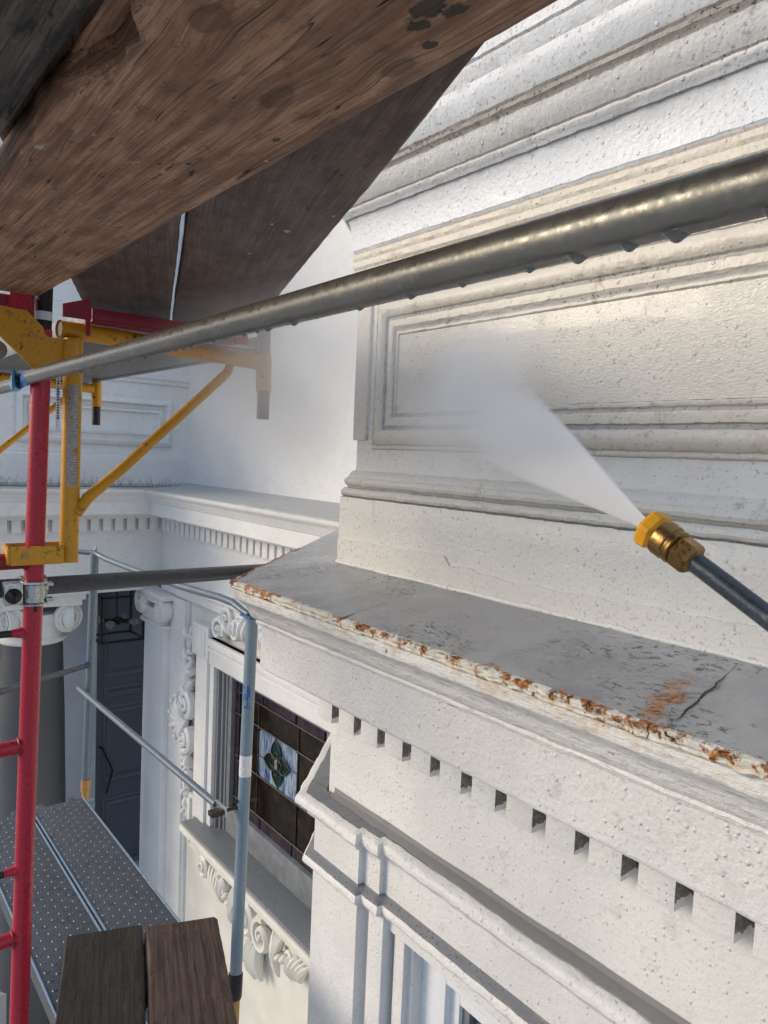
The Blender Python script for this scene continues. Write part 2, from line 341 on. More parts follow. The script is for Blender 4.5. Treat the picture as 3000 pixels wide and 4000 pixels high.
# ---------------------------------------------------------------- geometry helpers
class MB:
    def __init__(s): s.v = []; s.f = []; s.mi = []
    def add(s, vs, fs, mi=0):
        o = len(s.v); s.v += [Vector(v) for v in vs]
        s.f += [tuple(i+o for i in f) for f in fs]; s.mi += [mi]*len(fs)
        return s
    def box(s, x0, x1, y0, y1, z0, z1, mi=0, bev=0.0):
        if bev <= 0:
            v = [(x, y, z) for z in (z0, z1) for y in (y0, y1) for x in (x0, x1)]
            f = [(0, 2, 3, 1), (4, 5, 7, 6), (0, 1, 5, 4), (2, 6, 7, 3), (0, 4, 6, 2), (1, 3, 7, 5)]
            return s.add(v, f, mi)
        bm = bmesh.new()
        bmesh.ops.create_cube(bm, size=1)
        for v in bm.verts:
            v.co = Vector(((x0+x1)/2+v.co.x*(x1-x0), (y0+y1)/2+v.co.y*(y1-y0), (z0+z1)/2+v.co.z*(z1-z0)))
        bmesh.ops.bevel(bm, geom=bm.edges[:], offset=bev, segments=2, affect='EDGES', profile=.6)
        bm.verts.index_update()
        s.add([v.co.copy() for v in bm.verts], [[v.index for v in f.verts] for f in bm.faces], mi); bm.free()
        return s
    def tube(s, pts, r, n=14, cap=True, mi=0):
        pts = [Vector(p) for p in pts]; k = len(pts)
        rs = r if isinstance(r, (list, tuple)) else [r]*k
        t = [(pts[min(i+1, k-1)]-pts[max(i-1, 0)]).normalized() for i in range(k)]
        ref = Vector((0, 0, 1)) if abs(t[0].z) < .9 else Vector((1, 0, 0))
        a = t[0].cross(ref).normalized()
        vs = []; fs = []
        for i in range(k):
            a = (a - t[i]*a.dot(t[i])).normalized(); b = t[i].cross(a)
            for j in range(n):
                an = 2*math.pi*j/n
                vs.append(pts[i] + (a*math.cos(an)+b*math.sin(an))*rs[i])
        for i in range(k-1):
            for j in range(n):
                fs.append((i*n+j, i*n+(j+1) % n, (i+1)*n+(j+1) % n, (i+1)*n+j))
        if cap:
            fs.append(tuple(range(n-1, -1, -1))); fs.append(tuple((k-1)*n+j for j in range(n)))
        return s.add(vs, fs, mi)
    def lathe(s, origin, axis, prof, n=24, mi=0, cap=True, wob=None):
        o = Vector(origin); ax = Vector(axis).normalized()
        ref = Vector((0, 0, 1)) if abs(ax.z) < .9 else Vector((1, 0, 0))
        a = ax.cross(ref).normalized(); b = ax.cross(a)
        vs = []; fs = []; k = len(prof)
        for i, (r, h) in enumerate(prof):
            for j in range(n):
                an = 2*math.pi*j/n
                rr = r*(wob(i, j) if wob else 1)
                vs.append(o + ax*h + (a*math.cos(an)+b*math.sin(an))*rr)
        for i in range(k-1):
            for j in range(n):
                fs.append((i*n+j, i*n+(j+1) % n, (i+1)*n+(j+1) % n, (i+1)*n+j))
        if cap:
            fs.append(tuple(range(n-1, -1, -1))); fs.append(tuple((k-1)*n+j for j in range(n)))
        return s.add(vs, fs, mi)
    def prism(s, poly, origin, ux, uy, th, mi=0):
        o = Vector(origin); ux = Vector(ux); uy = Vector(uy); w = ux.cross(uy).normalized()*th
        n = len(poly)
        vs = [o+ux*p[0]+uy*p[1] for p in poly]; vs += [v+w for v in vs]
        fs = [tuple(range(n-1, -1, -1)), tuple(range(n, 2*n))] + [(i, (i+1) % n, n+(i+1) % n, n+i) for i in range(n)]
        return s.add(vs, fs, mi)
    def ball(s, c, r, mi=0, nu=10, nv=7):
        rx, ry, rz = r if isinstance(r, (tuple, list)) else (r, r, r)
        vs = []; fs = []
        for i in range(nv+1):
            th = math.pi*i/nv
            for j in range(nu):
                ph = 2*math.pi*j/nu
                vs.append((c[0]+rx*math.sin(th)*math.cos(ph), c[1]+ry*math.sin(th)*math.sin(ph), c[2]+rz*math.cos(th)))
        for i in range(nv):
            for j in range(nu):
                fs.append((i*nu+j, (i+1)*nu+j, (i+1)*nu+(j+1) % nu, i*nu+(j+1) % nu))
        return s.add(vs, fs, mi)
    def build(s, name, mats, parent=None, base=None, smooth=True, ang=32, loc=None):
        b = Vector(base) if base is not None else (parent_base(parent) if parent else Vector((0, 0, 0)))
        me = bpy.data.meshes.new(name)
        me.from_pydata([v-b for v in s.v], [], s.f)
        if not isinstance(mats, (list, tuple)): mats = [mats]
        for m in mats: me.materials.append(M[m] if isinstance(m, str) else m)
        if len(mats) > 1: me.polygons.foreach_set('material_index', s.mi)
        me.update()
        bm = bmesh.new(); bm.from_mesh(me); bmesh.ops.remove_doubles(bm, verts=bm.verts, dist=1e-6)
        bmesh.ops.recalc_face_normals(bm, faces=bm.faces); bm.to_mesh(me); bm.free()
        if smooth:
            me.shade_smooth(); me.set_sharp_from_angle(angle=R(ang))
        o = bpy.data.objects.new(name, me); C.objects.link(o)
        if parent:
            o.parent = parent
        elif base is not None:
            o.location = b
        return o
BASES = {}
def parent_base(o):
    b = Vector((0, 0, 0))
    while o: b += o.location; o = o.parent
    return b
def tag(o, label, cat, group=None, kind=None):
    if label: o['label'] = label
    if cat: o['category'] = cat
    if group: o['group'] = group
    if kind: o['kind'] = kind
    return o
def thing(name, loc, label, cat, group=None):
    o = bpy.data.objects.new(name, None); C.objects.link(o); o.location = loc; o.empty_display_size = .1
    return tag(o, label, cat, group)
def copy_tree(o, parent=None):
    c = o.copy(); C.objects.link(c); c.parent = parent
    for ch in list(o.children): copy_tree(ch, c)
    return c
def nz(p, sc, seed=0.): return noise.noise(Vector(p)*sc + Vector((seed, seed*1.7, -seed)))

def offset_path(path, d):
    n = len(path); out = []
    def nrm(a, b):
        t = (Vector(b)-Vector(a)).normalized(); return Vector((-t.y, t.x))
    for i in range(n):
        n0 = nrm(path[i-1], path[i]) if i > 0 else None
        n1 = nrm(path[i], path[i+1]) if i < n-1 else None
        if n0 is None: m = n1
        elif n1 is None: m = n0
        else:
            m = (n0+n1); m = m/(m.dot(n0))
        out.append(Vector(path[i]) + m*d)
    return out
def extrude(mb, path, prof, mis=None, step=.03, amp=0., freq=30, seed=0., cap=False):
    """sweep a profile of (outward distance, height) along a plan path with mitred corners"""
    cols = []
    rows = [offset_path(path, d) for d, z in prof]
    npt = len(path); idx = []
    for i in range(npt-1):
        L = (Vector(path[i+1])-Vector(path[i])).length; k = max(1, int(L/step))
        for j in range(k): idx.append((i, j/k))
    idx.append((npt-2, 1.0))
    vs = []; P = len(prof)
    for (i, f) in idx:
        for k in range(P):
            q = rows[k][i].lerp(rows[k][i+1], f)
            v = Vector((q.x, q.y, prof[k][1]))
            if amp and 0 < k < P-1:
                v.z += amp*nz(v, freq, seed+k*.01)
                t = (Vector(path[i+1])-Vector(path[i])).normalized(); nn = Vector((-t.y, t.x, 0))
                v += nn*amp*nz(v, freq, seed+9+k*.01)
            vs.append(v)
    for c in range(len(idx)-1):
        for k in range(P-1):
            a = c*P+k
            mb.add([], [], 0)
            cols.append(((a, a+P, a+P+1, a+1), (mis[k] if mis else 0)))
    o = len(mb.v); mb.v += vs
    for f, mi in cols:
        mb.f.append(tuple(i+o for i in f)); mb.mi.append(mi)
    return mb

def spiral(mb, c, r, turns, ux, uy, uz, w0, w1=.35, hand=1, start=0., dep=1., n=7, steps=None):
    """tapered roll of a carved scroll; c centre, ux/uy plane axes, uz outward"""
    k = steps or int(14*turns)+2; pts = []; rs = []
    for i in range(k+1):
        f = i/k; rad = r*(1-f)**.85 + r*.10; a = start+hand*2*math.pi*turns*f
        pts.append(Vector(c)+Vector(ux)*rad*math.cos(a)+Vector(uy)*rad*math.sin(a)+Vector(uz)*(dep*w0*(.3+.7*f)))
        rs.append(w0*(1-f)+w0*w1*f)
    mb.tube(pts, rs, n)
    mb.ball(Vector(c)+Vector(uz)*dep*w0*.8, r*.20, nu=8, nv=5)
    return mb
def leaf(mb, p0, p1, w, bow, uz):
    """one lobe of carved foliage, a tapered rounded blade that curls outward"""
    p0 = Vector(p0); p1 = Vector(p1); uz = Vector(uz); t = (p1-p0); side = t.cross(uz).normalized()
    pts = []; rs = []
    for i in range(7):
        f = i/6
        pts.append(p0+t*f+side*bow*math.sin(f*math.pi*.9)+uz*(.008+.022*math.sin(f*math.pi*.8)))
        rs.append(max(.004, w*math.sin(math.pi*(.12+.80*f))))
    mb.tube(pts, rs, 7)
    return mb

# ================================================================ ground
g = MB(); g.add([(-600, -600, -6.2), (600, -600, -6.2), (600, 600, -6.2), (-600, 600, -6.2)], [(0, 1, 2, 3)])
tag(g.build('unseen_bounce_ground', 'unseen_bounce_ground', smooth=False), None, None, kind='structure')
g = MB(); g.box(-60, 60, -3.2, 3.0, -6.3, -6.06, bev=.02)
tag(g.build('sidewalk', 'pave'), None, None, kind='structure')

# ================================================================ the house
house = thing('house', (-2.5, 3.2, -6.05), 'white painted ornate house front with an angled bay, dentil cornices and a columned porch', 'house')
A, B, Cc, D, E_, F_, G_ = (2.76, 2.82), (1.24, 1.30), (-1.895, 1.30), (-3.415, 2.82), (-7.18, 2.82), (-7.18, .85), (-11, .85)
BAY = [A, B, Cc, D]; REC = [D, E_, F_, G_]

# ---- bay cornice: frieze, corona and crown below the grey ledge
prof = [(0, -1.06), (0, -.80), (0, -.70), (.045, -.695), (.055, -.675), (.07, -.670), (.075, -.664), (.195, -.660), (.20, -.652), (.208, -.649), (.21, -.643), (.21, -.525),
        (.212, -.521), (.222, -.517), (.226, -.509), (.224, -.503), (.232, -.497), (.242, -.488), (.246, -.476), (.252, -.464), (.264, -.452), (.278, -.443), (.286, -.436), (.288, -.428), (.284, -.405), (0.0, -.34)]
mis = [0]*12 + [1]*13
mb = extrude(MB(), BAY, prof, mis, .025, .0022, 26)
cornice = mb.build('bay_cornice', ['paint', 'crown'], house)
# dentils on the bay front
DX = []
x = -1.885
k = 0
while x < 1.2:
    DX.append(x); x += .1115
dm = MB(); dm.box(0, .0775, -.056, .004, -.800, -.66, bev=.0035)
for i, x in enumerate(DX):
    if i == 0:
        d0 = dm.build('dentil', ['paint', 'notch_shade'], None); dmesh = d0.data; o = d0
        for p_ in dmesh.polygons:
            if p_.normal.x > .9: p_.material_index = 1  # dentil sides turned from the sun painted dark
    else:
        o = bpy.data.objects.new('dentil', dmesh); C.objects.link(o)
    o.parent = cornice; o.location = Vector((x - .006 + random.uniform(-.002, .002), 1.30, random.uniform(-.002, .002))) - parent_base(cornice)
# notch shadows painted as dark grey patches, ragged below
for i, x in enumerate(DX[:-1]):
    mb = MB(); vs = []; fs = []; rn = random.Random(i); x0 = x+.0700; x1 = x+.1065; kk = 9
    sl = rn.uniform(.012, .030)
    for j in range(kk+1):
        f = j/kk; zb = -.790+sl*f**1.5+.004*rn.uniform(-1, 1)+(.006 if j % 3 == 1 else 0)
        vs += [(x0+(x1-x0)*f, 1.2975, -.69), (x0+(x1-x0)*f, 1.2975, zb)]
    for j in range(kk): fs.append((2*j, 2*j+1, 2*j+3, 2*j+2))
    mb.add(vs, fs); mb.build('shade_patch', 'notch_shade', cornice)
# the sheet-metal ledge in lengths, its edge turned down and rusted
def ledge_panel(path, seed):
    mb = MB()
    pr = [(-.03, -.322), (0, -.327), (.06, -.338), (.12, -.350), (.18, -.361), (.24, -.373), (.285, -.383), (.297, -.387)]
    return extrude(mb, path, pr, None, .02, .0028, 14, seed)
def lip(path, seed):
    mb = MB()
    pr = [(.286, -.3830), (.2975, -.3852), (.3005, -.3885), (.3000, -.3945), (.2965, -.3985), (.2985, -.4030), (.2945, -.4065), (.2915, -.4060), (.284, -.412)]
    return extrude(mb, path, pr, None, .006, .0045, 55, seed)
seams = [1.24, -.62, -1.895]
p1 = ledge_panel([(2.76, 2.82), (1.24, 1.30), (-.6248, 1.30)], 3).build('ledge_sheet', 'ledge', house)
p2 = ledge_panel([(-.6252, 1.30), (-1.44, 1.30)], 3).build('ledge_sheet', 'ledge', house)
p3 = ledge_panel([(-1.4405, 1.30), Cc, D], 8).build('ledge_sheet', 'ledge', house)
for o, pa, sd_ in ((p1, [(2.76, 2.82), (1.24, 1.30), (-.622, 1.30)], 1), (p2, [(-.624, 1.30), (-1.44, 1.30)], 1.2), (p3, [(-1.4405, 1.30), Cc, (-2.4, 1.805)], 1.4)):
    lip(pa, sd_).build('rusted_edge', 'edge', o)
# open split along the right-hand seam, ragged and wider in the middle
mb = MB(); vs = []; fs = []
for i in range(40):
    f = i/39; y = 1.035+.235*f; zt = -.387+(1.003-y)*-.195+.0035
    wv_ = .0005+.0040*max(0, math.sin(math.pi*min(1, f*1.25)))*(.5+.5*abs(nz((f*9, 0, 0), 1.7)))
    xo = -.600-.030*f+.004*nz((f*5, 2, 0), 1.9)+.002*nz((f*23, 2, 0), 1.9)
    vs += [(xo-wv_, y, zt), (xo+wv_, y, zt)]
for i in range(39): fs.append((2*i, 2*i+1, 2*i+3, 2*i+2))
mb.add(vs, fs); mb.build('open_seam', 'black', p1)
# caulk bead and flaking strip where the ledge meets the attic
mb = MB(); pts = []
for i in range(120):
    xx = 1.2-i*.026
    pts.append((xx, 1.296+.002*nz((xx, 0, 0), 9), -.326+.003*nz((xx, 3, 0), 14)))
mb.tube(pts, [.007+.003*nz(p, 12) for p in pts], 8); mb.build('caulk_bead', 'wet', cornice)

# ---- attic above the ledge: base, die with a framed panel, cap and the great cornice
ATT = [(3.05, 3.12), (1.24, 1.30), (-1.895, 1.30), (-3.715, 3.12)]
prof = [(0, -.345), (0, -.26), (0, -.19), (0, -.131), (-.002, -.127), (-.011, -.126), (-.004, -.121), (-.001, -.114), (-.003, -.106), (-.010, -.100), (-.020, -.098), (-.020, -.093), (-.013, -.089), (-.010, -.081), (-.013, -.072), (-.021, -.067),
        (-.022, -.060), (-.029, -.051), (-.041, -.046), (-.043, -.038), (-.043, .08), (-.043, .24), (-.043, .40), (-.043, .498), (-.038, .505), (-.030, .511), (-.022, .520), (-.018, .533), (-.019, .545), (-.012, .552), (-.011, .562), (-.015, .570), (-.010, .578), (-.010, .588), (-.016, .592),
        (-.014, .597), (-.008, .602), (-.007, .625), (-.003, .655), (.003, .679), (.008, .688), (.016, .689), (.022, .695), (.028, .700), (.030, .705), (.027, .711), (.031, .715), (.040, .724), (.048, .737), (.054, .752), (.056, .761), (.060, .768), (.066, .772), (.067, .781), (.072, .786),
        (.088, .812), (.092, .8245), (.094, .830), (.094, .8475), (.098, .853), (.102, .866), (.106, .873), (.107, .880), (.113, .884), (.116, .905), (.122, .930), (.130, .950), (.130, .985), (-.3, 1.05)]
mis = []
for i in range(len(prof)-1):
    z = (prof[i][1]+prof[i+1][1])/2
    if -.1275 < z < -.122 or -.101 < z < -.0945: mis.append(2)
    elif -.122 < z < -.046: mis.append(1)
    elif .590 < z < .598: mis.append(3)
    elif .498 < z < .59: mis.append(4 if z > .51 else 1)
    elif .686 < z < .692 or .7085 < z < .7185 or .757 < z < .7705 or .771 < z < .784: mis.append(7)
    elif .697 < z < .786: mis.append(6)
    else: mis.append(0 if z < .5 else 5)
M['beige'] = mat_paint('bounce_tinted_paint', (.70, .645, .555), dirt=(.34, .26, .17), dirt_amt=.7, blister=1.1, speck=.35, rough=.5, bump=.75)  # warm bounce off the planks painted into the colour, plus dirt
M['upper'] = mat_paint('sky_tinted_paint', (.70, .735, .775), dirt=(.25, .23, .20), dirt_amt=.25, blister=.9, speck=.5, rough=.42, bump=.6)  # blue skylight painted into the white of the cornice
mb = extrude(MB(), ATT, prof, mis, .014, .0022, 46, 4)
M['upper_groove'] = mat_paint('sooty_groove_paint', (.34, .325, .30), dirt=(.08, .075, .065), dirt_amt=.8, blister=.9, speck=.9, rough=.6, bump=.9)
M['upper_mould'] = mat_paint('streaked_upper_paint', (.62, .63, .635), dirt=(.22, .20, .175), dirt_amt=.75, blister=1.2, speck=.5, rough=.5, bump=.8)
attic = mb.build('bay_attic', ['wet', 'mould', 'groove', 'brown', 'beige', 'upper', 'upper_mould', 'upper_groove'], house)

# skin of peeling paint along the foot of the attic base
mb = MB(); vs = []; fs = []
nn_ = 150
for i in range(nn_+1):
    xx = -1.893+i*(3.0/nn_)
    zt = -.283+.016*nz((xx, 0, 0), 2.3)+.007*nz((xx, 0, 0), 14)+.003*nz((xx, 1, 0), 50) + (.030 if xx < -1.4 else .012)
    vs += [(xx, 1.2972, -.332), (xx, 1.2955, (zt-.332)/2), (xx, 1.2945, zt), (xx, 1.3005, zt+.0015)]
for i in range(nn_):
    for k in range(3): fs.append((i*4+k, (i+1)*4+k, (i+1)*4+k+1, i*4+k+1))
mb.add(vs, fs); mb.build('peeling_skirt', 'wet', attic)
# framed panel on the die
def frame_panel(x0, x1, z0, z1, prof, mats, mis, parent, name, axis='Y', plane=1.343, step=.011, amp=.0020, seed=0):
    """mitred picture-frame moulding; prof = (inward, outward) pairs; outward is towards -Y (axis Y) or +X (axis X)"""
    mb = MB()
    cor = lambda w: [(x0+w, z0+w), (x1-w, z0+w), (x1-w, z1-w), (x0+w, z1-w)]
    rows = [cor(w) for w, d in prof]
    base = cor(0); idx = []
    for s_ in range(4):
        a = base[s_]; b = base[(s_+1) % 4]; L = math.hypot(b[0]-a[0], b[1]-a[1]); k = max(1, int(L/step))
        idx += [(s_, j/k) for j in range(k)]
    P = len(prof); vs = []
    for (s_, f) in idx:
        for k in range(P):
            a = rows[k][s_]; b = rows[k][(s_+1) % 4]
            u = a[0]+(b[0]-a[0])*f; z = a[1]+(b[1]-a[1])*f; d = prof[k][1]
            if 0 < k < P-1:
                d += amp*nz((u, d, z), 50, seed); z += amp*nz((u, d, z), 50, seed+5)
            vs.append((u, plane-d, z) if axis == 'Y' else (plane+d, u, z))
    n = len(idx); o = len(mb.v); mb.v += [Vector(v) for v in vs]
    for c in range(n):
        for k in range(P-1):
            mb.f.append((c*P+k, ((c+1) % n)*P+k, ((c+1) % n)*P+k+1, c*P+k+1)); mb.mi.append(mis[k])
    return mb.build(name, mats, parent)
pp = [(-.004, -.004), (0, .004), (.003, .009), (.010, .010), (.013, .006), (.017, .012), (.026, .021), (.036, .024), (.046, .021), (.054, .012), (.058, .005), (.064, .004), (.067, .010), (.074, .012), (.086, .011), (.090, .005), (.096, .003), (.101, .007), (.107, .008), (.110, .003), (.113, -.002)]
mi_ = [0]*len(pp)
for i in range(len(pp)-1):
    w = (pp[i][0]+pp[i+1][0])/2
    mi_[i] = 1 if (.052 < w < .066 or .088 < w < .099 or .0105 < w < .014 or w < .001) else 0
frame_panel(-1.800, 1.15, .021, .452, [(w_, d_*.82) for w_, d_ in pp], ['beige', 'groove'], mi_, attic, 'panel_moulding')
mb = MB(); mb.box(-1.889, -1.823, 1.333, 1.35, .045, .470, bev=.003); mb.build('corner_strip', 'beige', attic)
# panel field, slightly proud, gently uneven
mb = MB(); nx, nzv = 90, 14; vs = []; fs = []
for i in range(nx+1):
    for j in range(nzv+1):
        xx = -1.689+(1.04+1.689)*i/nx; zz = .132+(.341-.132)*j/nzv
        vs.append((xx, 1.3405-.0025*nz((xx, 0, zz), 5), zz))
for i in range(nx):
    for j in range(nzv): fs.append((i*(nzv+1)+j, (i+1)*(nzv+1)+j, (i+1)*(nzv+1)+j+1, i*(nzv+1)+j+1))
mb.add(vs, fs)
M['field'] = mat_paint('wet_panel_paint', (.67, .635, .565), dirt=(.30, .26, .21), dirt_amt=.35, blister=1.1, speck=.35, rough=.36, bump=.8, coat=.31)  # wet paint, with warm plank bounce mixed into its tone
mb.build('panel_field', 'field', attic)
# small bits of shed paint and thorn-like snags on the drip edge are in the edge itself

# ---- bay wall below the frieze: string course, pilasters, window
wall = MB()
wall.box(-1.62, 1.0, 1.305, 1.42, -1.335, -1.02)
for s_ in (1,):
    extrude(wall, [A, B, (1.0, 1.30)], [(0, -6.05), (0, -1.05)], None, 1)
    extrude(wall, [(-1.60, 1.30), Cc, D], [(0, -6.05), (0, -1.05)], None, 1)
wall.box(-1.60, 1.0, 1.3, 1.5, -6.05, -2.75)
bw = wall.build('bay_wall', 'paint', house)
def stepped(d0):   # plan path of a moulding that breaks forward round the corner pilaster
    return [(1.0, 1.30), (-1.60, 1.30), (-1.60, 1.30-d0), (-1.675, 1.30-d0), (-1.675, 1.30-2.1*d0), (-1.895-.414*2.1*d0, 1.30-2.1*d0), (-2.35-.414*2.1*d0, 1.755-2.1*d0)]
hood = [(-.03, -1.047), (.0, -1.047), (.030, -1.049), (.048, -1.052), (.056, -1.058), (.060, -1.066), (.060, -1.076), (.054, -1.084), (.046, -1.088), (.044, -1.094), (.036, -1.101), (.026, -1.106), (.022, -1.116), (.010, -1.124), (.0, -1.128)]
hmis = [1, 1, 1] + [0]*11
hd = extrude(MB(), stepped(.018), hood, [2, 2, 0]+[0]*11, .02, .0035, 22, 2)  # hood top faces take the painted-in shade
extrude(hd, stepped(.018), [(-.01, -1.13), (0, -1.127), (0.0, -1.26), (0, -1.262)], None, .05, 0)
M['strip_grey'] = mat_paint('wet_grey_strip', (.24, .24, .245), dirt=(.10, .10, .10), dirt_amt=.5, blister=.2, speck=.2, rough=.4, bump=.4)
hd.build('window_hood', ['paint', 'paint', 'sill'], house)
# dark flashing strip dressed into the joint of hood and frieze
mb = MB(); vs = []; fs = []
for i in range(120):
    xx = .9-i*.0232
    yo = 1.30-.020-.010*nz((xx, 0, 0), 3)-.006*nz((xx, 0, 0), 18)-(.016*max(0, min(1, (xx+1.75)/.9)))
    vs += [(xx, 1.2985, -1.026+.004*nz((xx, 2, 0), 6)), (xx, 1.297, -1.040), (xx, (1.297+yo)/2, -1.0435), (xx, yo, -1.0455), (xx, yo, -1.05)]
for i in range(119):
    for k in range(4): fs.append((i*5+k, (i+1)*5+k, (i+1)*5+k+1, i*5+k+1))
mb.add(vs, fs); mb.build('flashing_strip', 'strip_grey', house)
m2 = [(0, -1.236), (.004, -1.240), (.016, -1.244), (.026, -1.250), (.032, -1.258), (.033, -1.268), (.028, -1.276), (.018, -1.280), (.016, -1.288), (.006, -1.294), (0, -1.297)]
m2o = extrude(MB(), stepped(.018), m2, [1, 1, 1]+[0]*7, .02, .0028, 24, 6)  # moulding top faces take the painted-in shade
m2o.build('lower_moulding', ['paint', 'sill'], house)
# pilaster strips below
def strip(x0, x1, y, name='pilaster_strip', z0=-6.05, z1=-1.285):
    mb = MB(); mb.box(x0, x1, y, 1.36, z0, z1, bev=.006); return mb.build(name, 'paint', house)
mb = MB(); extrude(mb, [(-1.675, 1.36), (-1.675, 1.262), (-1.911, 1.262), (-2.36, 1.711)], [(0, -6.05), (0, -1.28)], None, .06, .0012); mb.build('corner_pilaster', 'paint', house)
strip(-1.648, -1.578, 1.284)
strip(-1.56, -1.515, 1.312)
# window: reveal, white sash frame, glass
bwin = thing('bay_window', (0, 0, 0), None, None); bwin.parent = house; bwin.location = Vector((-.3, 1.4, -2.6)) - house.location
mb = MB(); mb.box(-1.535, -1.50, 1.335, 1.46, -2.75, -1.33, bev=.003); mb.box(-1.60, 1.0, 1.335, 1.46, -1.335, -1.318, bev=.002); mb.build('casing', 'paint', bwin)
mb = MB(); mb.box(-1.502, -1.405, 1.372, 1.45, -2.75, -1.30, bev=.004); mb.box(-1.405, 1.0, 1.372, 1.45, -1.42, -1.34, bev=.004); mb.build('window_frame', 'vinyl', bwin)
mb = MB(); mb.box(-1.407, -1.372, 1.395, 1.45, -2.75, -1.36, bev=.004); mb.box(-1.372, 1.0, 1.395, 1.45, -1.47, -1.405, bev=.004); mb.build('sash', 'vinyl', bwin)
mb = MB(); mb.box(-1.374, -1.345, 1.408, 1.45, -2.75, -1.44, bev=.002); mb.build('glazing_bead', 'sash', bwin)
mb = MB(); mb.box(-1.36, 1.0, 1.425, 1.435, -2.75, -1.44); mb.build('pane', 'glass', bwin)
mb = MB(); mb.box(-1.6, 1.0, 1.5, 1.52, -2.75, -1.3); mb.build('dark_room', 'room', bwin)

# ---- recessed wall, its cornice and ledge
prof = [(0, -1.36), (0, -.80), (0, -.70), (.045, -.695), (.055, -.675), (.075, -.655), (.195, -.648), (.21, -.636), (.21, -.525), (.222, -.517), (.226, -.505), (.242, -.490), (.250, -.466), (.264, -.452), (.284, -.440), (.292, -.430), (.298, -.420), (.298, -.398), (.29, -.395)]
mb = extrude(MB(), REC, prof, [0]*len(prof), .12, .002, 12, 3)
rc = mb.build('recess_cornice', ['far'], house)
def far_dentil(pos, rz):
    o = bpy.data.objects.new('dentil', fd); C.objects.link(o); o.parent = rc; o.rotation_euler = (0, 0, rz); o.location = Vector(pos)-parent_base(rc); return o
fm = MB(); fm.box(0, .0755, -.056, .004, -.806, -.66, bev=.003); t_ = fm.build('dentil', 'far', None); fd = t_.data; bpy.data.objects.remove(t_)
xx = -7.055
while xx < -3.6:
    far_dentil((xx, 2.82, 0), 0); xx += .1115
yy = 2.675
while yy > .95:
    far_dentil((-7.18, yy, 0), R(90)); yy -= .1115
# grey ledge tops
mb = MB(); extrude(mb, REC, [(-.34, -.352), (-.1, -.372), (.15, -.386), (.298, -.396), (.301, -.402)], None, .1, .004, 5, 2)
mb.build('recess_ledge', 'ledge_far', house)
# attic walls over the recess and the porch
ATR = [(-3.4, 3.12), (-7.35, 3.12), (-7.35, .7), (-11, .7)]
mb = extrude(MB(), ATR, [(0, -.42), (0, 3.4)], None, .3, .003, 2)
extrude(mb, [(-7.35, 3.12), (-7.35, .7), (-11, .7)], [(0.0, -.40), (.05, -.395), (.05, -.11), (.042, -.098), (.02, -.092), (0, -.085)], None, .15, .002, 6)
extrude(mb, [(-7.35, 3.12), (-7.35, .7), (-11, .7)], [(0, .60), (.03, .615), (.035, .64), (.06, .66), (.065, .70), (.02, .72), (0, .72)], None, .15, .002, 6)
att2 = mb.build('porch_attic', 'far', house)
fp = [(-.004, -.004), (0, .03), (.02, .05), (.045, .058), (.06, .03), (.065, .004), (.10, .0), (.105, .028), (.125, .036), (.14, .008), (.145, -.006), (.15, -.008)]
frame_panel(1.52, 2.95, .0, .455, fp, ['far', 'groove'], [0]*len(fp), att2, 'panel_moulding', 'X', -7.35, .1, .002, 3)
# bird-spike wires along the porch ledge
mb = MB()
for i in range(260):
    y = .9+random.random()*2.0; x0 = -7.02+random.uniform(-.10, .10)
    a = random.uniform(-.7, .7); L = random.uniform(.03, .11)
    p0 = Vector((x0, y, -.385)); p1 = p0+Vector((random.uniform(-.02, .05), L*math.sin(a), L*math.cos(a)))
    mb.tube([p0, (p0+p1)/2+Vector((0, .004, .004)), p1], [.0015, .0012, .0008], 4)
mb.box(-7.06, -7.0, .9, 2.92, -.389, -.379)
bs = mb.build('bird_spikes', 'spike', house); bs['kind'] = 'stuff'
# lower recessed wall with lap boards
mb = MB(); mb.box(-7.05, -5.80, 2.82, 2.95, -6.05, -1.2); mb.box(-4.05, -3.0, 2.82, 2.95, -6.05, -1.2); mb.box(-5.80, -4.05, 2.82, 2.95, -6.05, -3.26); mb.box(-5.80, -4.05, 2.82, 2.95, -1.75, -1.2)
rw = mb.build('recess_wall', 'lap', house)
mb = extrude(MB(), [(-3.2, 2.82), (-7.05, 2.82)], [(0, -1.40), (.03, -1.395), (.05, -1.37), (.05, -1.30), (.08, -1.28), (.085, -1.25), (.03, -1.24), (.0, -1.235)], None, .2, .002, 8)
mb.build('architrave', 'far', house)

# ---- stained-glass window
sw = thing('stained_glass_window', (0, 0, 0), None, None); sw.parent = house; sw.location = Vector((-4.92, 2.82, -3.3)) - house.location
mb = MB()
mb.box(-6.13, -5.90, 2.735, 2.83, -3.26, -1.60, bev=.01); mb.box(-5.90, -5.815, 2.76, 2.84, -3.26, -1.74, bev=.006)
mb.box(-3.94, -3.71, 2.735, 2.83, -3.26, -1.60, bev=.01); mb.box(-4.025, -3.94, 2.76, 2.84, -3.26, -1.74, bev=.006)
mb.box(-6.19, -5.86, 2.72, 2.83, -1.80, -1.515, bev=.012); mb.box(-3.98, -3.65, 2.72, 2.83, -1.80, -1.515, bev=.012)
mb.box(-6.14, -5.91, 2.708, 2.73, -1.765, -1.55, bev=.008); mb.box(-6.10, -5.95, 2.700, 2.72, -1.735, -1.58, bev=.006)
mb.box(-5.87, -3.97, 2.735, 2.83, -1.825, -1.60, bev=.008); mb.box(-5.88, -3.96, 2.715, 2.80, -1.665, -1.60, bev=.012)
mb.box(-5.87, -3.97, 2.725, 2.80, -1.715, -1.68, bev=.006)
mb.build('casing', 'far', sw)
mb = MB()
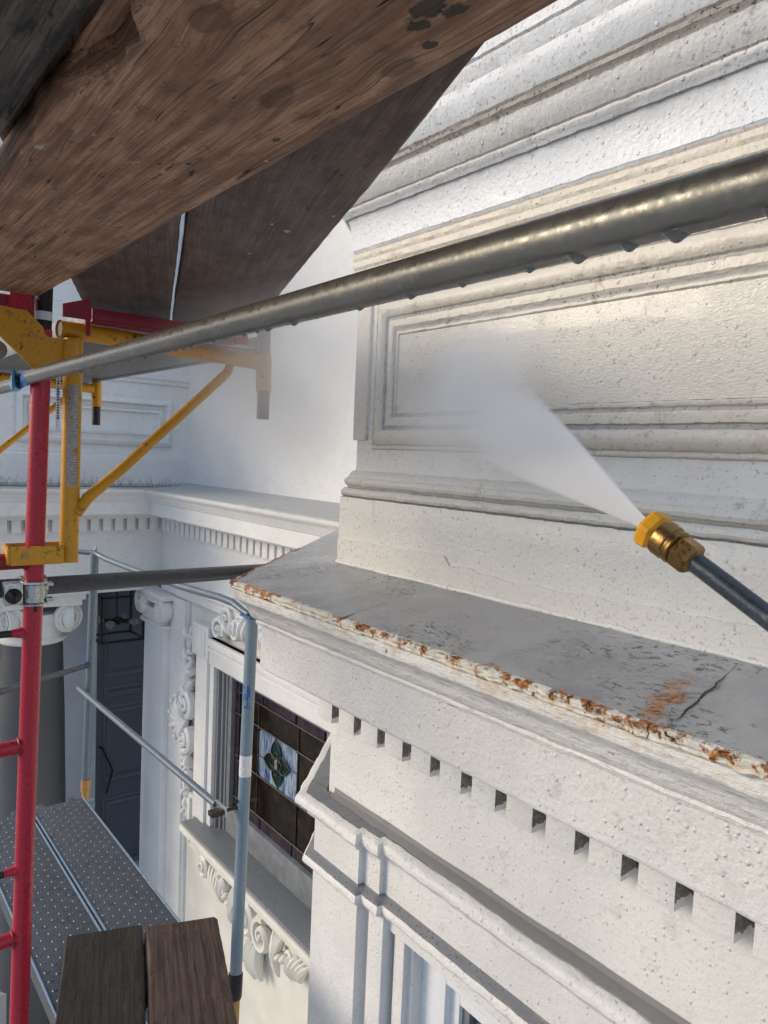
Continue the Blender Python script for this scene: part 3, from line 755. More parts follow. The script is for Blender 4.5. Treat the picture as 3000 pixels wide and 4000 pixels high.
for x0, x1, y in ((-5.815, -5.775, 2.79), (-5.772, -5.735, 2.815), (-5.732, -5.70, 2.835)):
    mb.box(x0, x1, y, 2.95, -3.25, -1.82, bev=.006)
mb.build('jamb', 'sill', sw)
mb = MB(); mb.box(-5.70, -4.12, 2.845, 2.95, -3.26, -3.02, bev=.006); mb.box(-5.70, -5.64, 2.845, 2.95, -3.03, -1.84, bev=.006); mb.box(-4.2, -4.12, 2.845, 2.95, -3.03, -1.84, bev=.006)
mb.box(-5.70, -4.12, 2.86, 2.95, -1.92, -1.82, bev=.006)
mb.build('sash', 'sash', sw)
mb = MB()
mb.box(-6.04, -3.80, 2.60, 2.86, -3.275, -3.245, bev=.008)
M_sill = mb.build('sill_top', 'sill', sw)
mb = MB(); mb.box(-6.06, -3.78, 2.585, 2.84, -3.335, -3.277, bev=.012); mb.box(-6.02, -3.82, 2.62, 2.84, -3.375, -3.337, bev=.01); mb.box(-5.99, -3.85, 2.65, 2.84, -3.43, -3.377, bev=.012)
mb.build('sill', 'lap', sw)
# apron frame that steps round the sill
mb = MB()
mb.box(-6.24, -6.13, 2.745, 2.83, -3.56, -3.10, bev=.012); mb.box(-6.21, -6.16, 2.72, 2.76, -3.52, -3.12, bev=.01)
mb.box(-6.23, -5.96, 2.745, 2.83, -3.585, -3.43, bev=.012); mb.box(-3.88, -3.61, 2.745, 2.83, -3.585, -3.43, bev=.012)
mb.box(-5.96, -3.88, 2.74, 2.83, -3.50, -3.43, bev=.012); mb.box(-5.96, -3.88, 2.72, 2.77, -3.465, -3.432, bev=.008)
mb.build('apron', 'lap', sw)
# leaded lights
GY = 2.885
def pane(poly, mat, dy=0., th=.006):
    mb = MB(); mb.prism([(p[0], p[1]) for p in poly], (0, GY+dy, 0), (1, 0, 0), (0, 0, 1), -th)
    return mb.build('pane', mat, sw, smooth=False)
gx0, gx1, gz0, gz1 = -5.66, -4.18, -3.02, -1.915
bx0, bx1, bz0, bz1 = gx0+.10, gx1-.10, gz0+.10, gz1-.095       # inside the purple border
sx0, sx1, sz0, sz1 = -5.222, -4.616, -2.594, -2.198             # centre square
def rectp(a, b, c, d): return [(a, c), (b, c), (b, d), (a, d)]
g_ = .003
for (a, b) in ((gx0, -5.17), (-5.17, -4.67), (-4.67, gx1)):
    pane(rectp(a+g_, b-g_, bz1+g_, gz1), 'g_purple'); pane(rectp(a+g_, b-g_, gz0, bz0-g_), 'g_purple')
for (c, d) in ((bz0, -2.56), (-2.56, -2.2), (-2.2, bz1)):
    pane(rectp(gx0, bx0-g_, c+g_, d-g_), 'g_purple'); pane(rectp(bx1+g_, gx1, c+g_, d-g_), 'g_purple')
xs_ = [bx0, sx0, sx1, bx1]; zs_ = [bz0, sz0, sz1, bz1]
for i in range(3):
    for j in range(3):
        if i == 1 and j == 1: continue
        pane(rectp(xs_[i]+g_, xs_[i+1]-g_, zs_[j]+g_, zs_[j+1]-g_), 'g_brown')
cx, cz = (sx0+sx1)/2, (sz0+sz1)/2; hw, hh = (sx1-sx0)/2, (sz1-sz0)/2
for q in range(4):      # four opal quarters split through the petals
    sx, sz = ((1, 1), (-1, 1), (-1, -1), (1, -1))[q]
    poly = [(cx, cz), (cx+sx*hw*.98, cz), (cx+sx*hw*.98, cz+sz*hh*.82), (cx+sx*hw*.86, cz+sz*hh*.97), (cx, cz+sz*hh*.97)]
    pane(poly if sx*sz > 0 else poly[::-1], 'g_opal')
def petal(ax, az, L, w):
    out = []
    px, pz = -az, ax
    for i in range(15):
        f = i/14; s_ = math.sin(math.pi*min(1, f*1.0))**.8*(1-.25*f)
        out.append((f*L, s_*w))
    poly = [(cx+ax*a+px*b, cz+az*a+pz*b) for a, b in out] + [(cx+ax*a-px*b, cz+az*a-pz*b) for a, b in out[::-1][1:-1]]
    return poly
came = MB()
def lead(pts, r=.0055, dy=-.006):
    came.tube([(p[0], GY+dy, p[1]) for p in pts], r, 6)
PET = [((0, 1), .19, .085), ((1, 0), .205, .075), ((0, -1), .185, .085), ((-1, 0), .205, .075)]
rot = R(12)
for (ax, az), L, w in PET:
    a2 = ax*math.cos(rot)-az*math.sin(rot)*.6; z2 = az*math.cos(rot)+ax*math.sin(rot)*.6
    ln = math.hypot(a2, z2); a2 /= ln; z2 /= ln
    poly = petal(a2, z2, L*.95, w)
    pane(poly, 'g_green', -.0075, .003); lead(poly+[poly[0]], .004, -.011)
    tip = (cx+a2*L*.95, cz+z2*L*.95); lead([tip, (cx+a2*hw*1.0 if abs(a2) > .5 else tip[0]+a2*.02, cz+z2*hh*.98 if abs(z2) > .5 else tip[1]+z2*.03)], .004)
el = [(cx+.042*math.cos(t*math.pi/12), cz+.088*math.sin(t*math.pi/12)) for t in range(25)]
lead(el, .004, -.014)
el2 = [(cx+.085*math.cos(t*math.pi/12), cz+.046*math.sin(t*math.pi/12)) for t in range(25)]
lead(el2, .004, -.014)
dia = [(cx-.026, cz-.052), (cx+.028, cz-.030), (cx+.026, cz+.052), (cx-.028, cz+.030)]
pane(dia, 'g_clear', -.0145, .004); lead(dia+[dia[0]], .0035, -.018)
for xx in (bx0, sx0, sx1, bx1): lead([(xx, gz0 if xx in (bx0, bx1) else bz0), (xx, gz1 if xx in (bx0, bx1) else bz1)])
for zz in (bz0, sz0, sz1, bz1): lead([(gx0 if zz in (bz0, bz1) else bx0, zz), (gx1 if zz in (bz0, bz1) else bx1, zz)])
for xx in (-5.17, -4.67): lead([(xx, bz1), (xx, gz1)]); lead([(xx, gz0), (xx, bz0)])
for zz in (-2.56, -2.2): lead([(gx0, zz), (bx0, zz)]); lead([(bx1, zz), (gx1, zz)])
for xx in (sx0, sx1):
    for zz in (sz0, sz1): came.ball((xx, GY-.008, zz), (.017, .008, .017))
came.build('lead_came', 'came', sw)
mb = MB(); mb.box(gx0, gx1, 2.905, 2.92, gz0, gz1); mb.build('backing', 'room', sw)

# ---- carved ornament round the window
UX, UZ, UO = Vector((1, 0, 0)), Vector((0, 0, 1)), Vector((0, -1, 0))
def P3(x, z, y=2.80): return Vector((x, y, z))
def scale_orn(mb, c, kxz, ky):
    for v in mb.v:
        v.x = c.x+(v.x-c.x)*kxz; v.z = c.z+(v.z-c.z)*kxz; v.y = c.y+(v.y-c.y)*ky*1.5
def side_orn(sgn, xc):
    mb = MB(); s_ = sgn
    X = lambda dx: xc+s_*dx
    y = 2.79
    for up_ in (1, -1):
        zc = -2.47
        Zf = lambda dz: zc+up_*dz
        spiral(mb, P3(X(.06), Zf(.13), y), .085, 1.6, UX*s_, UZ*up_, UO, .030, hand=1, start=-1.2)
        spiral(mb, P3(X(.05), Zf(.28), y), .050, 1.3, UX*s_, UZ*up_, UO, .022, hand=-1, start=.4)
        for k in range(4):
            a = R(190+k*16) if up_ < 0 else R(170-k*16)
            leaf(mb, P3(X(.10), Zf(.10+.05*k), y), P3(X(.10)+s_*.10*math.cos(a), Zf(.16+.07*k)+.03*k, y), .020, .01, UO)
        spiral(mb, P3(X(.09), Zf(.43), y), .040, 1.3, UX*s_, UZ*up_, UO, .020, hand=1, start=2.)
        spiral(mb, P3(X(.10), Zf(.55), y), .048, 1.4, UX*s_, UZ*up_, UO, .020, hand=-1, start=3.)
        for k in range(6):
            leaf(mb, P3(X(.10), Zf(.22+.07*k), y), P3(X(.10+.05*(-1)**k), Zf(.30+.07*k), y), .017, .012*(-1)**k, UO)
        mb.ball(P3(X(.10), Zf(.36), y-.01), (.04, .03, .045)); mb.ball(P3(X(.10), Zf(.49), y-.01), (.03, .025, .03))
        mb.ball(P3(X(.12), Zf(.63), y-.01), (.022, .02, .04))
    for k in range(7):           # shell fan pointing away from the window
        a = R(180+(k-3)*24)
        L = .23-.012*abs(k-3)**1.6
        tip = P3(X(.06)+s_*L*math.cos(a), -2.47+L*math.sin(a), y)
        leaf(mb, P3(X(.05), -2.47, y), tip, .028, 0, UO); mb.ball(tip+UO*.02, .026, nu=8, nv=6)
    scale_orn(mb, Vector((xc+s_*.17, 2.80, -2.47)), 1.34, 1.28)
    return mb.build('side_ornament', 'far', sw)
side_orn(1, -6.36); side_orn(-1, -3.48)
mb = MB(); y = 2.80
for s_ in (-1, 1):
    X = lambda dx: -4.92+s_*dx
    spiral(mb, P3(X(.70), -1.50, y), .085, 1.5, UX*s_, UZ, UO, .030, hand=-1, start=R(200))
    spiral(mb, P3(X(.58), -1.40, y), .070, 1.5, UX*s_, UZ, UO, .026, hand=1, start=R(20))
    spiral(mb, P3(X(.42), -1.46, y), .080, 1.5, UX*s_, UZ, UO, .028, hand=-1, start=R(180))
    for k in range(5):
        leaf(mb, P3(X(.50-.04*k), -1.52, y), P3(X(.62-.10*k), -1.42+.03*k, y), .022, .015, UO)
    spiral(mb, P3(X(.22), -1.44, y), .075, 1.4, UX*s_, UZ, UO, .026, hand=1, start=R(10))
for k in range(7):
    a = R(90+(k-3)*24); tip = P3(-4.92+.16*math.cos(a), -1.50+.16*math.sin(a), y)
    leaf(mb, P3(-4.92, -1.50, y), tip, .022, 0, UO)
scale_orn(mb, Vector((-4.92, 2.81, -1.56)), 1.12, 1.3); mb.build('top_ornament', 'far', sw)
mb = MB(); y = 2.80
for s_ in (-1, 1):
    X = lambda dx: -4.95+s_*dx
    spiral(mb, P3(X(.84), -3.63, y), .075, 1.5, UX*s_, UZ, UO, .028, hand=1, start=R(60))
    spiral(mb, P3(X(.50), -3.60, y), .085, 1.5, UX*s_, UZ, UO, .030, hand=-1, start=R(120))
    spiral(mb, P3(X(.12), -3.66, y), .110, 1.6, UX*s_, UZ, UO, .034, hand=1, start=R(80))
    for k in range(5):
        leaf(mb, P3(X(.72-.05*k), -3.53, y), P3(X(.62-.03*k), -3.70-.01*k, y), .024, .02*s_, UO)
        leaf(mb, P3(X(.36-.03*k), -3.54, y), P3(X(.26+.02*k), -3.74-.02*k, y), .024, -.015*s_, UO)
    for k in range(3): mb.ball(P3(X(.30+.06*k), -3.69+.02*k, y-.02), (.03, .03, .028))
    leaf(mb, P3(X(.05), -3.72, y), P3(X(.13), -3.98, y), .030, .03*s_, UO); leaf(mb, P3(X(.02), -3.74, y), P3(X(.03), -4.02, y), .028, .0, UO)
scale_orn(mb, Vector((-4.95, 2.81, -3.53)), 1.12, 1.3); mb.build('sill_ornament', 'lap', sw)

# ---- pilaster at the porch corner
pil = thing('pilaster', (0, 0, 0), None, None); pil.parent = house; pil.location = Vector((-7.0, 2.75, -6.05)) - house.location
mb = MB()
n = 24; vs = []
for z, k in ((-6.05, 1.06), (-3.6, 1.06), (-2.6, 1.03), (-1.73, 1.0)):
    xr = -6.795; xl = xr-.485*k
    vs += [(xl, 2.70, z), (xr, 2.70, z), (xr, 2.83, z), (xl, 2.83, z)]
fs = []
for i in range(3):
    for j in range(4): fs.append((i*4+j, i*4+(j+1) % 4, (i+1)*4+(j+1) % 4, (i+1)*4+j))
mb.add(vs, fs); mb.build('shaft', 'pil', pil, ang=20)
mb = MB(); mb.box(-7.38, -6.78, 2.685, 2.83, -1.735, -1.69, bev=.012); mb.box(-7.34, -6.82, 2.69, 2.83, -1.69, -1.56, bev=.01)
mb.box(-7.44, -6.72, 2.65, 2.83, -1.44, -1.395, bev=.012); mb.box(-7.38, -6.78, 2.67, 2.83, -1.50, -1.44, bev=.012)
for sx in (-1, 1):
    c = Vector((-7.09+sx*.26, 2.665, -1.54))
    mb.lathe(c+Vector((0, .0, 0)), (0, 1, 0), [(.115, 0), (.12, .01), (.12, .06), (.10, .10)], 24)
    spiral(mb, c+Vector((0, .004, 0)), .105, 2.6, UX*sx, UZ, UO, .014, .6, hand=-1, start=R(90), dep=.5)
mb.build('capital', 'far', pil)
mb = MB(); mb.box(-6.80, -6.46, 2.765, 2.83, -6.05, -1.40, bev=.006); mb.box(-6.46, -6.435, 2.79, 2.83, -6.05, -1.40); mb.build('backing_board', 'far', pil)

# ---- porch column
col = thing('porch_column', (0, 0, 0), None, None); col.parent = house; col.location = Vector((-7.60, 1.72, -6.05)) - house.location
CX, CY = -7.62, 1.735
mb = MB(); mb.lathe((CX, CY, 0), (0, 0, 1), [(.335, -6.05), (.33, -4.6), (.315, -3.6), (.295, -2.6), (.272, -1.92), (.27, -1.86)], 40); mb.build('shaft', 'charcoal', col)
mb = MB(); mb.lathe((CX, CY, 0), (0, 0, 1), [(.272, -1.885), (.295, -1.88), (.312, -1.862), (.312, -1.84), (.295, -1.825), (.28, -1.815), (.278, -1.76), (.30, -1.70), (.32, -1.66), (.30, -1.60)], 40)
ab = []
for q in range(4):       # abacus with hollowed sides
    a0 = R(45+90*q); a1 = R(135+90*q)
    p0 = Vector((math.cos(a0), math.sin(a0)))*.54; p1 = Vector((math.cos(a1), math.sin(a1)))*.54
    for i in range(8):
        f = i/8; p = p0.lerp(p1, f); md = -p.normalized()*.055*math.sin(math.pi*f); ab.append(tuple(p+md))
mb.prism(ab, (CX, CY, -1.46), (1, 0, 0), (0, 1, 0), .055); mb.prism([(x*.93, y*.93) for x, y in ab], (CX, CY, -1.52), (1, 0, 0), (0, 1, 0), .06); mb.prism([(x*1.03, y*1.03) for x, y in ab], (CX, CY, -1.405), (1, 0, 0), (0, 1, 0), .03)
mb.build('capital', 'far', col)
for q in range(4):
    nrm_ = Vector((math.cos(R(90*q)), math.sin(R(90*q)), 0)); tan = Vector((-nrm_.y, nrm_.x, 0))
    for sx in (-1, 1):
        mb = MB(); d = (nrm_+tan*sx*.35).normalized(); u = Vector((-d.y, d.x, 0))
        c = Vector((CX, CY, -1.64))+nrm_*.30+tan*sx*.255
        mb.lathe(c-d*.05, d, [(.11, -.04), (.136, 0), (.140, .04), (.133, .05)], 26)
        spiral(mb, c+d*.004, .124, 2.4, u*sx, UZ, d, .014, .6, hand=-1, start=R(90), dep=.4)
        mb.build('volute', 'far', col)
# porch soffit beam, back wall, door
mb = MB(); mb.box(-7.95, -7.20, .87, 2.80, -1.40, -1.37); mb.box(-11, -7.95, .87, 3.5, -1.36, -1.34); mb.box(-11, -7.95, .87, 1.3, -1.40, -1.36)
mb.build('porch_ceiling', 'far', house)
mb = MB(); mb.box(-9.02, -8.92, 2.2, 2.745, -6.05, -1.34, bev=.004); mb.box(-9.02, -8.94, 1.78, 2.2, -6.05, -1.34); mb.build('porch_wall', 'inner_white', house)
mb = MB(); mb.box(-9.12, -9.03, .6, 6.0, -6.05, -1.34); mb.box(-9.1, -3.5, 5.9, 6.0, -6.05, -1.34); pd = mb.build('porch_door_wall', 'door', house)
for (y0, y1, z0, z1) in ((2.86, 3.75, -2.80, -1.62), (2.86, 3.75, -3.05, -2.92), (2.86, 3.75, -4.10, -3.15), (2.86, 3.75, -5.2, -4.3)):
    dp = [(0, 0), (.0, .012), (.02, .018), (.04, .006), (.06, .004), (.08, .014), (.085, .014)]
    frame_panel(y0, y1, z0, z1, dp, ['door'], [0]*len(dp), pd, 'door_panel', 'X', -9.03, .3, 0)
mb = MB(); mb.tube([(-8.98, 2.80, -3.62), (-8.93, 2.82, -3.62), (-8.93, 2.95, -3.92), (-8.93, 2.88, -4.2)], .012, 8); mb.build('door_pull', 'black', pd)
mb = MB(); mb.box(-12, -7.4, 1.1, 6, -6.05, -5.2); mb.build('porch_floor', 'ledge_far', house)
mb = MB(); mb.box(-12, -11, .5, 6, -6.05, 3.4); mb.box(-11, 4, 6.0, 6.3, -6.05, 3.4); mb.build('rear_wall', 'far', house)

# porch lantern
lan = thing('porch_lantern', (-8.20, 2.72, -1.36), 'black wire cage lantern with clear bulbs hanging inside the porch', 'lantern')
mb = MB(); lx0, lx1, ly0, ly1, lz0, lz1 = -8.40, -8.0, 2.50, 2.95, -2.10, -1.62
for z in (lz0, lz1):
    for (a, b) in (((lx0, ly0), (lx1, ly0)), ((lx1, ly0), (lx1, ly1)), ((lx1, ly1), (lx0, ly1)), ((lx0, ly1), (lx0, ly0))):
        mb.box(min(a[0], b[0])-.011, max(a[0], b[0])+.011, min(a[1], b[1])-.011, max(a[1], b[1])+.011, z-.011, z+.011)
for x in (lx0, lx1):
    for y in (ly0, ly1): mb.box(x-.012, x+.012, y-.012, y+.012, lz0, lz1)
mb.build('cage', 'black', lan, smooth=False)
mb = MB(); mb.tube([(-8.2, 2.725, -1.93), (-8.2, 2.725, -1.36)], .010, 8); mb.tube([(-8.4, 2.5, -1.62), (-8.2, 2.725, -1.40)], .006, 6); mb.tube([(-8.0, 2.95, -1.62), (-8.2, 2.725, -1.40)], .006, 6); mb.box(-8.23, -8.17, 2.69, 2.76, -1.96, -1.88, bev=.006); mb.build('stem', 'black', lan)
for a in range(4):
    an = R(45+90*a+10); d = Vector((math.cos(an), math.sin(an), 0)); c = Vector((-8.2, 2.725, -1.92))
    mb = MB(); mb.tube([c+d*.03, c+d*.13], .024, 10); h_ = mb.build('bulb_holder', 'black', lan)
    mb = MB(); mb.lathe(c+d*.13, d, [(.016, 0), (.03, .03), (.046, .07), (.048, .095), (.036, .125), (.012, .138)], 16); mb.build('bulb', 'bulb', h_)

# ================================================================ scaffold
def tubeobj(name, pts, r, mat, parent, n=16): 
    mb = MB(); mb.tube(pts, r, n); return mb.build(name, mat, parent)

# near guard rail with hanging drops
gr = thing('guard_rail', (-.7, .39, .14), 'long wet grey steel guard rail crossing in front of the framed panel', 'guard rail')
RA, RB = Vector((.55, .358, .1385)), Vector((-1.86, .4165, .1455))
tubeobj('tube', [RA.lerp(RB, i/20) for i in range(21)], .0151, 'rail', gr, 28)
mb = MB(); e0 = RB; e1 = Vector((-2.00, .4205, .146))
for k in range(7):
    pass
vs = []; fs = []; n = 14
for i in range(7):
    f = i/6; c = e0.lerp(e1, f); ry = .0151*(1-f)+.004*f; rz = .0151*(1-f)+.023*f
    for j in range(n):
        a = 2*math.pi*j/n; vs.append((c.x, c.y+ry*math.cos(a), c.z+rz*math.sin(a)))
for i in range(6):
    for j in range(n): fs.append((i*n+j, i*n+(j+1) % n, (i+1)*n+(j+1) % n, (i+1)*n+j))
fs.append(tuple(6*n+j for j in range(n)))
mb.add(vs, fs); mb.build('flattened_end', 'blue', gr)
mb = MB(); mb.box(-1.992, -1.945, .398, .4165, .139, .151, bev=.003); mb.build('lock_pin', 'black', gr)
dr_ = random.Random(5)
DROPS = [(-.185, .0040), (-.238, .0046), (-.268, .0038), (-.305, .0042), (-.345, .0030)]
xx = -.41
while xx > -1.45:
    DROPS.append((xx, dr_.uniform(.0014, .0034))); xx -= dr_.uniform(.018, .075)
for xd, sz in DROPS:
    f = (xd-RA.x)/(RB.x-RA.x); c = RA.lerp(RB, f); b = Vector((c.x, c.y, c.z-.0148))
    mb = MB(); mb.lathe(b, (0, 0, -1), [(sz*1.9, -.0012), (sz*1.3, sz*.12), (sz*.9, sz*.42), (sz*.6, sz*.70), (sz*.3, sz*.85), (.0005, sz*.9)], 12); mb.build('water_drop', 'water', gr)
gr2 = thing('guard_rail', (-2.7, .43, .13), 'grey tube end with a light blue flattened tip beside the red post', 'guard rail')
tubeobj('tube', [(-2.03, .4225, .138), (-3.45, .452, .135)], .0155, 'rail', gr2)
vs = []; fs = []
for i in range(6):
    f = i/5; c = Vector((-2.04, .4225, .138)).lerp(Vector((-1.945, .4085, .143)), f); ry = .0155*(1-f)+.003*f; rz = .0155*(1-f)+.024*f
    for j in range(n):
        a = 2*math.pi*j/n; vs.append((c.x, c.y-.012*f+ry*math.cos(a), c.z+rz*1.2*math.sin(a)))
for i in range(5):
    for j in range(n): fs.append((i*n+j, i*n+(j+1) % n, (i+1)*n+(j+1) % n, (i+1)*n+j))
fs.append(tuple(5*n+j for j in range(n)))
mb = MB(); mb.add(vs, fs); mb.build('flattened_end', 'lightblue', gr2)
gr3 = thing('guard_rail', (-2.6, .37, .205), 'short stretch of grey tube with a small sticker behind the yellow gusset', 'guard rail')
tubeobj('tube', [(-1.93, .36, .205), (-3.45, .385, .205)], .0215, 'rail', gr3)
mb = MB(); mb.lathe((-2.0, .3618, .205), (-1, .016, 0), [(.0219, 0), (.0219, .045)], 24, cap=False); mb.build('sticker', 'sticker', gr3)

# red ladder frame
rf = thing('ladder_scaffold', (-1.92, .40, -2.6), 'red painted scaffold ladder frame with rungs at the left edge', 'scaffold frame')
def rp(z):   # axis of the slightly leaning post
    f = (z-.134)/(-1.42-.134); return Vector((-1.925, .452-.036*f, z))
tubeobj('post', [rp(z) for z in (-2.6, -2.0, -1.4, -.7, 0, .262)], .0219, 'red', rf, 24)
tubeobj('spigot', [rp(.255), rp(.60)], .0205, 'black', rf)
mb = MB(); c = rp(.283); mb.lathe(c, (0, 0, 1), [(.0210, 0), (.0210, .020)], 20, cap=False); mb.build('sticker', 'sticker', rf)
for z, r, m_, in ((-.283, .0195, 'red_dark'), (-.735, .0175, 'red'), (-1.217, .0175, 'red')):
    p = rp(z); o = tubeobj('rung', [p, p+Vector((0, -.62, -.01))], r, m_, rf)
for z, dz in ((-.457, .0), (-1.045, -.01)):
    p = rp(z); a = p+Vector((0, -.018, 0)); b = p+Vector((0, -.032, 0))
    o = tubeobj('locking_pin', [b, p+Vector((0, -.16, dz))], .0085, 'black_rod', rf)
    mb = MB(); mb.tube([a, a+Vector((0, -.012, 0)), b+Vector((0, -.014, 0))], [.015, .012, .0095], 12); mb.build('weld_boss', 'red', o)
tubeobj('second_post', [(-1.93, -.20, -2.6), (-1.93, -.18, .27)], .0219, 'red', rf, 20)
for z in (-.60, -1.20):
    p = rp(z)
# weld beads where rungs meet the post
mb = MB()
for z, r in ((-.735, .0175), (-1.217, .0175), (-.283, .0195)):
    p = rp(z)+Vector((0, -.0215, 0))
    mb.tube([p+Vector((r*1.05*math.cos(t), -.001, r*1.05*math.sin(t))) for t in [i*math.pi/8 for i in range(17)]], .0035, 6)
mb.build('weld_bead', 'red_dark', rf)
mb = MB(); s0 = rp(-.385)
mb.box(s0.x+.0195, s0.x+.0225, s0.y-.0035, s0.y+.0035, -.405, -.362); mb.build('slot', 'black', rf)

# yellow side bracket
def make_bracket(label):
    br = thing('side_bracket', (-1.945, .53, -.30), label, 'bracket', 'yellow scaffold side brackets')
    tubeobj('upright', [(-1.925, .520, -.292), (-1.945, .531, .252)], .0222, 'yellow', br, 24)
    mb = MB(); mb.tube([(-1.958, .500, .274), (-2.0, .80, .270), (-2.043, 1.09, .262)], .0215, 24, cap=False); mb.tube([(-1.958, .5005, .274), (-1.97, .58, .273)], .0185, 20, cap=False)
    mb.build('arm', 'yellow', br)
    mb = MB(); mb.tube([(-1.9575, .503, .274), (-1.958, .507, .274)], .0184, 16); mb.build('bore', 'black', br)
    tubeobj('socket', [(-2.040, 1.106, .178), (-2.053, 1.109, .290)], .0232, 'yellow', br, 24)
    tubeobj('pin', [(-2.035, 1.103, .096), (-2.040, 1.106, .185)], .0188, 'black', br)
    tubeobj('stub', [(-2.053, 1.109, .285), (-2.058, 1.110, .40)], .0205, 'rail', br)
    for dy in (-.011, .011):
        mb = MB(); mb.lathe((-2.046+.0205, 1.1065+dy-.004, .222), (1, -.25, 0), [(.005, -.003), (.005, .0012)], 10); mb.build('rivet_hole', 'black', br)
    mb = MB(); mb.tube([(-1.912, .536, -.172), (-1.918, .560, -.135), (-1.945, .66, -.055), (-2.04, .985, .222), (-2.045, 1.0, .252)], [.012, .0145, .0135, .0135, .012], 14); mb.build('brace', 'yellow', br)
    # gusset plate that hooks the frame, with a pin hole
    poly = [(.300, .300), (.357, .298), (.412, .296), (.447, .264), (.452, .247), (.461, .242), (.500, .242), (.512, .235), (.512, .165), (.425, .168), (.357, .232), (.300, .28)]
    mb = MB(); mb.prism(poly, (-1.893, 0, 0), (0, 1, 0), (0, 0, 1), .007); gs = mb.build('gusset', 'yellow', br)
    mb = MB(); mb.lathe((-1.8875, .428, .240), (1, 0, 0), [(.0072, 0), (.0072, .0022)], 16); mb.build('pin_hole', 'rusty_yellow', gs)
    mb = MB(); mb.tube([(-1.885, .505, .175), (-1.885, .509, .238)], [.018, .016], 14); mb.build('weld', 'yellow', gs)
    # lower strap that grips the post
    mb = MB()
    mb.box(-1.896, -1.889, .383, .500, -.290, -.246, bev=.0025); mb.box(-1.955, -1.893, .376, .384, -.288, -.246, bev=.002); mb.box(-1.955, -1.949, .383, .51, -.286, -.244, bev=.002)
    st = mb.build('strap', 'yellow', br)
    mb = MB(); mb.lathe((-1.8895, .413, -.267), (1, 0, 0), [(.0085, 0), (.0085, .002)], 14); mb.build('bolt_hole', 'rusty_yellow', st)
    # worn foil label wrapped on the upright
    vs = []; fs = []
    for i in range(9):
        a = R(-42+i*8.5); d = Vector((math.cos(a), math.sin(a), 0))
        for z in (-.105, .14):
            f = (z+.292)/.544; c = Vector((-1.925, .520, -.292)).lerp(Vector((-1.945, .531, .252)), f)
            vs.append(Vector((c.x, c.y, z))+d*.02245)
    for i in range(8): fs.append((2*i, 2*i+2, 2*i+3, 2*i+1))
    mb = MB(); mb.add(vs, fs); mb.build('worn_label', 'worn_label', br)
    vs = [Vector(v) for v in vs]; return br
br = make_bracket('near yellow side bracket with gusset plate clamped to the red post')
far = copy_tree(br); far.location = br.location+Vector((-1.575, -.014, -.008)); far['label'] = 'farther small yellow bracket seen beyond the near one, black pin hanging'
mb = MB(); mb.box(-1.899, -1.897, .480, .489, .03, .165); lb = mb.build('paper_label', 'sticker', br)
mb = MB()
for i in range(17):
    z = .055+i*.0062
    mb.box(-1.8968, -1.8962, .4822, .4868, z, z+random.choice((.0022, .0032, .0042)))
mb.build('print', 'ink', lb)

# red steel channel that carries the planks
rcn = thing('plank_channel', (-1.97, .62, .295), 'dark red steel channel lying on the yellow bracket arm under the planks', 'channel')
mb = MB(); mb.box(-2.035, -1.93, .57, .99, .298, .304, bev=.001); mb.box(-1.936, -1.93, .57, .99, .304, .330, bev=.001); mb.build('tray', 'red_dark', rcn)
mb = MB(); mb.prism([(.555, .262), (.564, .262), (.566, .352), (.500, .330), (.50, .300), (.552, .300)], (-1.93, 0, 0), (0, 1, 0), (0, 0, 1), .006); mb.build('end_plate', 'red_dark', rcn)
mb = MB(); mb.box(-1.94, -1.926, .955, .99, .292, .334, bev=.002); mb.build('end_stop', 'red', rcn)
rc2 = thing('plank_channel', (-1.97, .40, .30), 'red steel flange plate standing on the frame beside the black spigot', 'channel')
mb = MB(); mb.prism([(.372, .300), (.418, .266), (.428, .262), (.428, .350), (.380, .335)], (-1.900, 0, 0), (0, 1, 0), (0, 0, 1), .006); mb.build('flange', 'red', rc2)
mb = MB(); mb.box(-1.905, -1.888, .428, .432, .262, .350, bev=.001); mb.build('bare_edge', 'clamp', rc2)
mb = MB(); mb.box(-1.99, -1.90, .0, .44, .302, .328, bev=.002); mb.build('tray', 'red_dark', rc2)

# tie tube and coupler
tie = thing('tie_tube', (-2.0, .5, -.38), 'dark grey steel tie tube running from the red post to the bay cornice', 'tube')
T0, T1 = Vector((-1.905, .10, -.345)), Vector((-2.40, 1.35, -.425))
TM = Vector((-1.985, .45, -.358))
tubeobj('tube', [TM+(TM-Vector((-2.12, .80, -.381)))*1.0, TM, Vector((-2.12, .80, -.381)), Vector((-2.33, 1.345, -.417))], .0225, 'tie', tie, 22)
cp = thing('tube_coupler', (-1.93, .447, -.36), 'zinc swivel coupler with dark bolt clamped round the red post', 'coupler')
c = rp(-.36)
mb = MB(); mb.lathe((c.x, c.y, -.36), (0, 0, 1), [(.0235, -.030), (.031, -.030), (.032, -.026), (.026, -.022), (.026, .018), (.032, .022), (.031, .027), (.0235, .027)], 28, cap=False); mb.build('collar', 'clamp', cp)
mb = MB(); mb.box(c.x-.015, c.x+.018, c.y-.068, c.y-.026, -.386, -.333, bev=.005); mb.build('jaw', 'clamp', cp)
mb = MB(); mb.lathe((c.x+.010, c.y-.048, -.364), (1, -.12, 0), [(.020, 0), (.020, .006), (.017, .010), (.014, .014), (.0145, .019), (.007, .026), (.004, .03)], 18); mb.build('bolt', 'black', cp)
mb = MB(); mb.box(c.x-.012, c.x+.012, c.y+.026, c.y+.043, -.384, -.376, bev=.002); mb.box(c.x-.012, c.x+.012, c.y+.026, c.y+.043, -.347, -.339, bev=.002); mb.build('hinge_ear', 'clamp', cp)
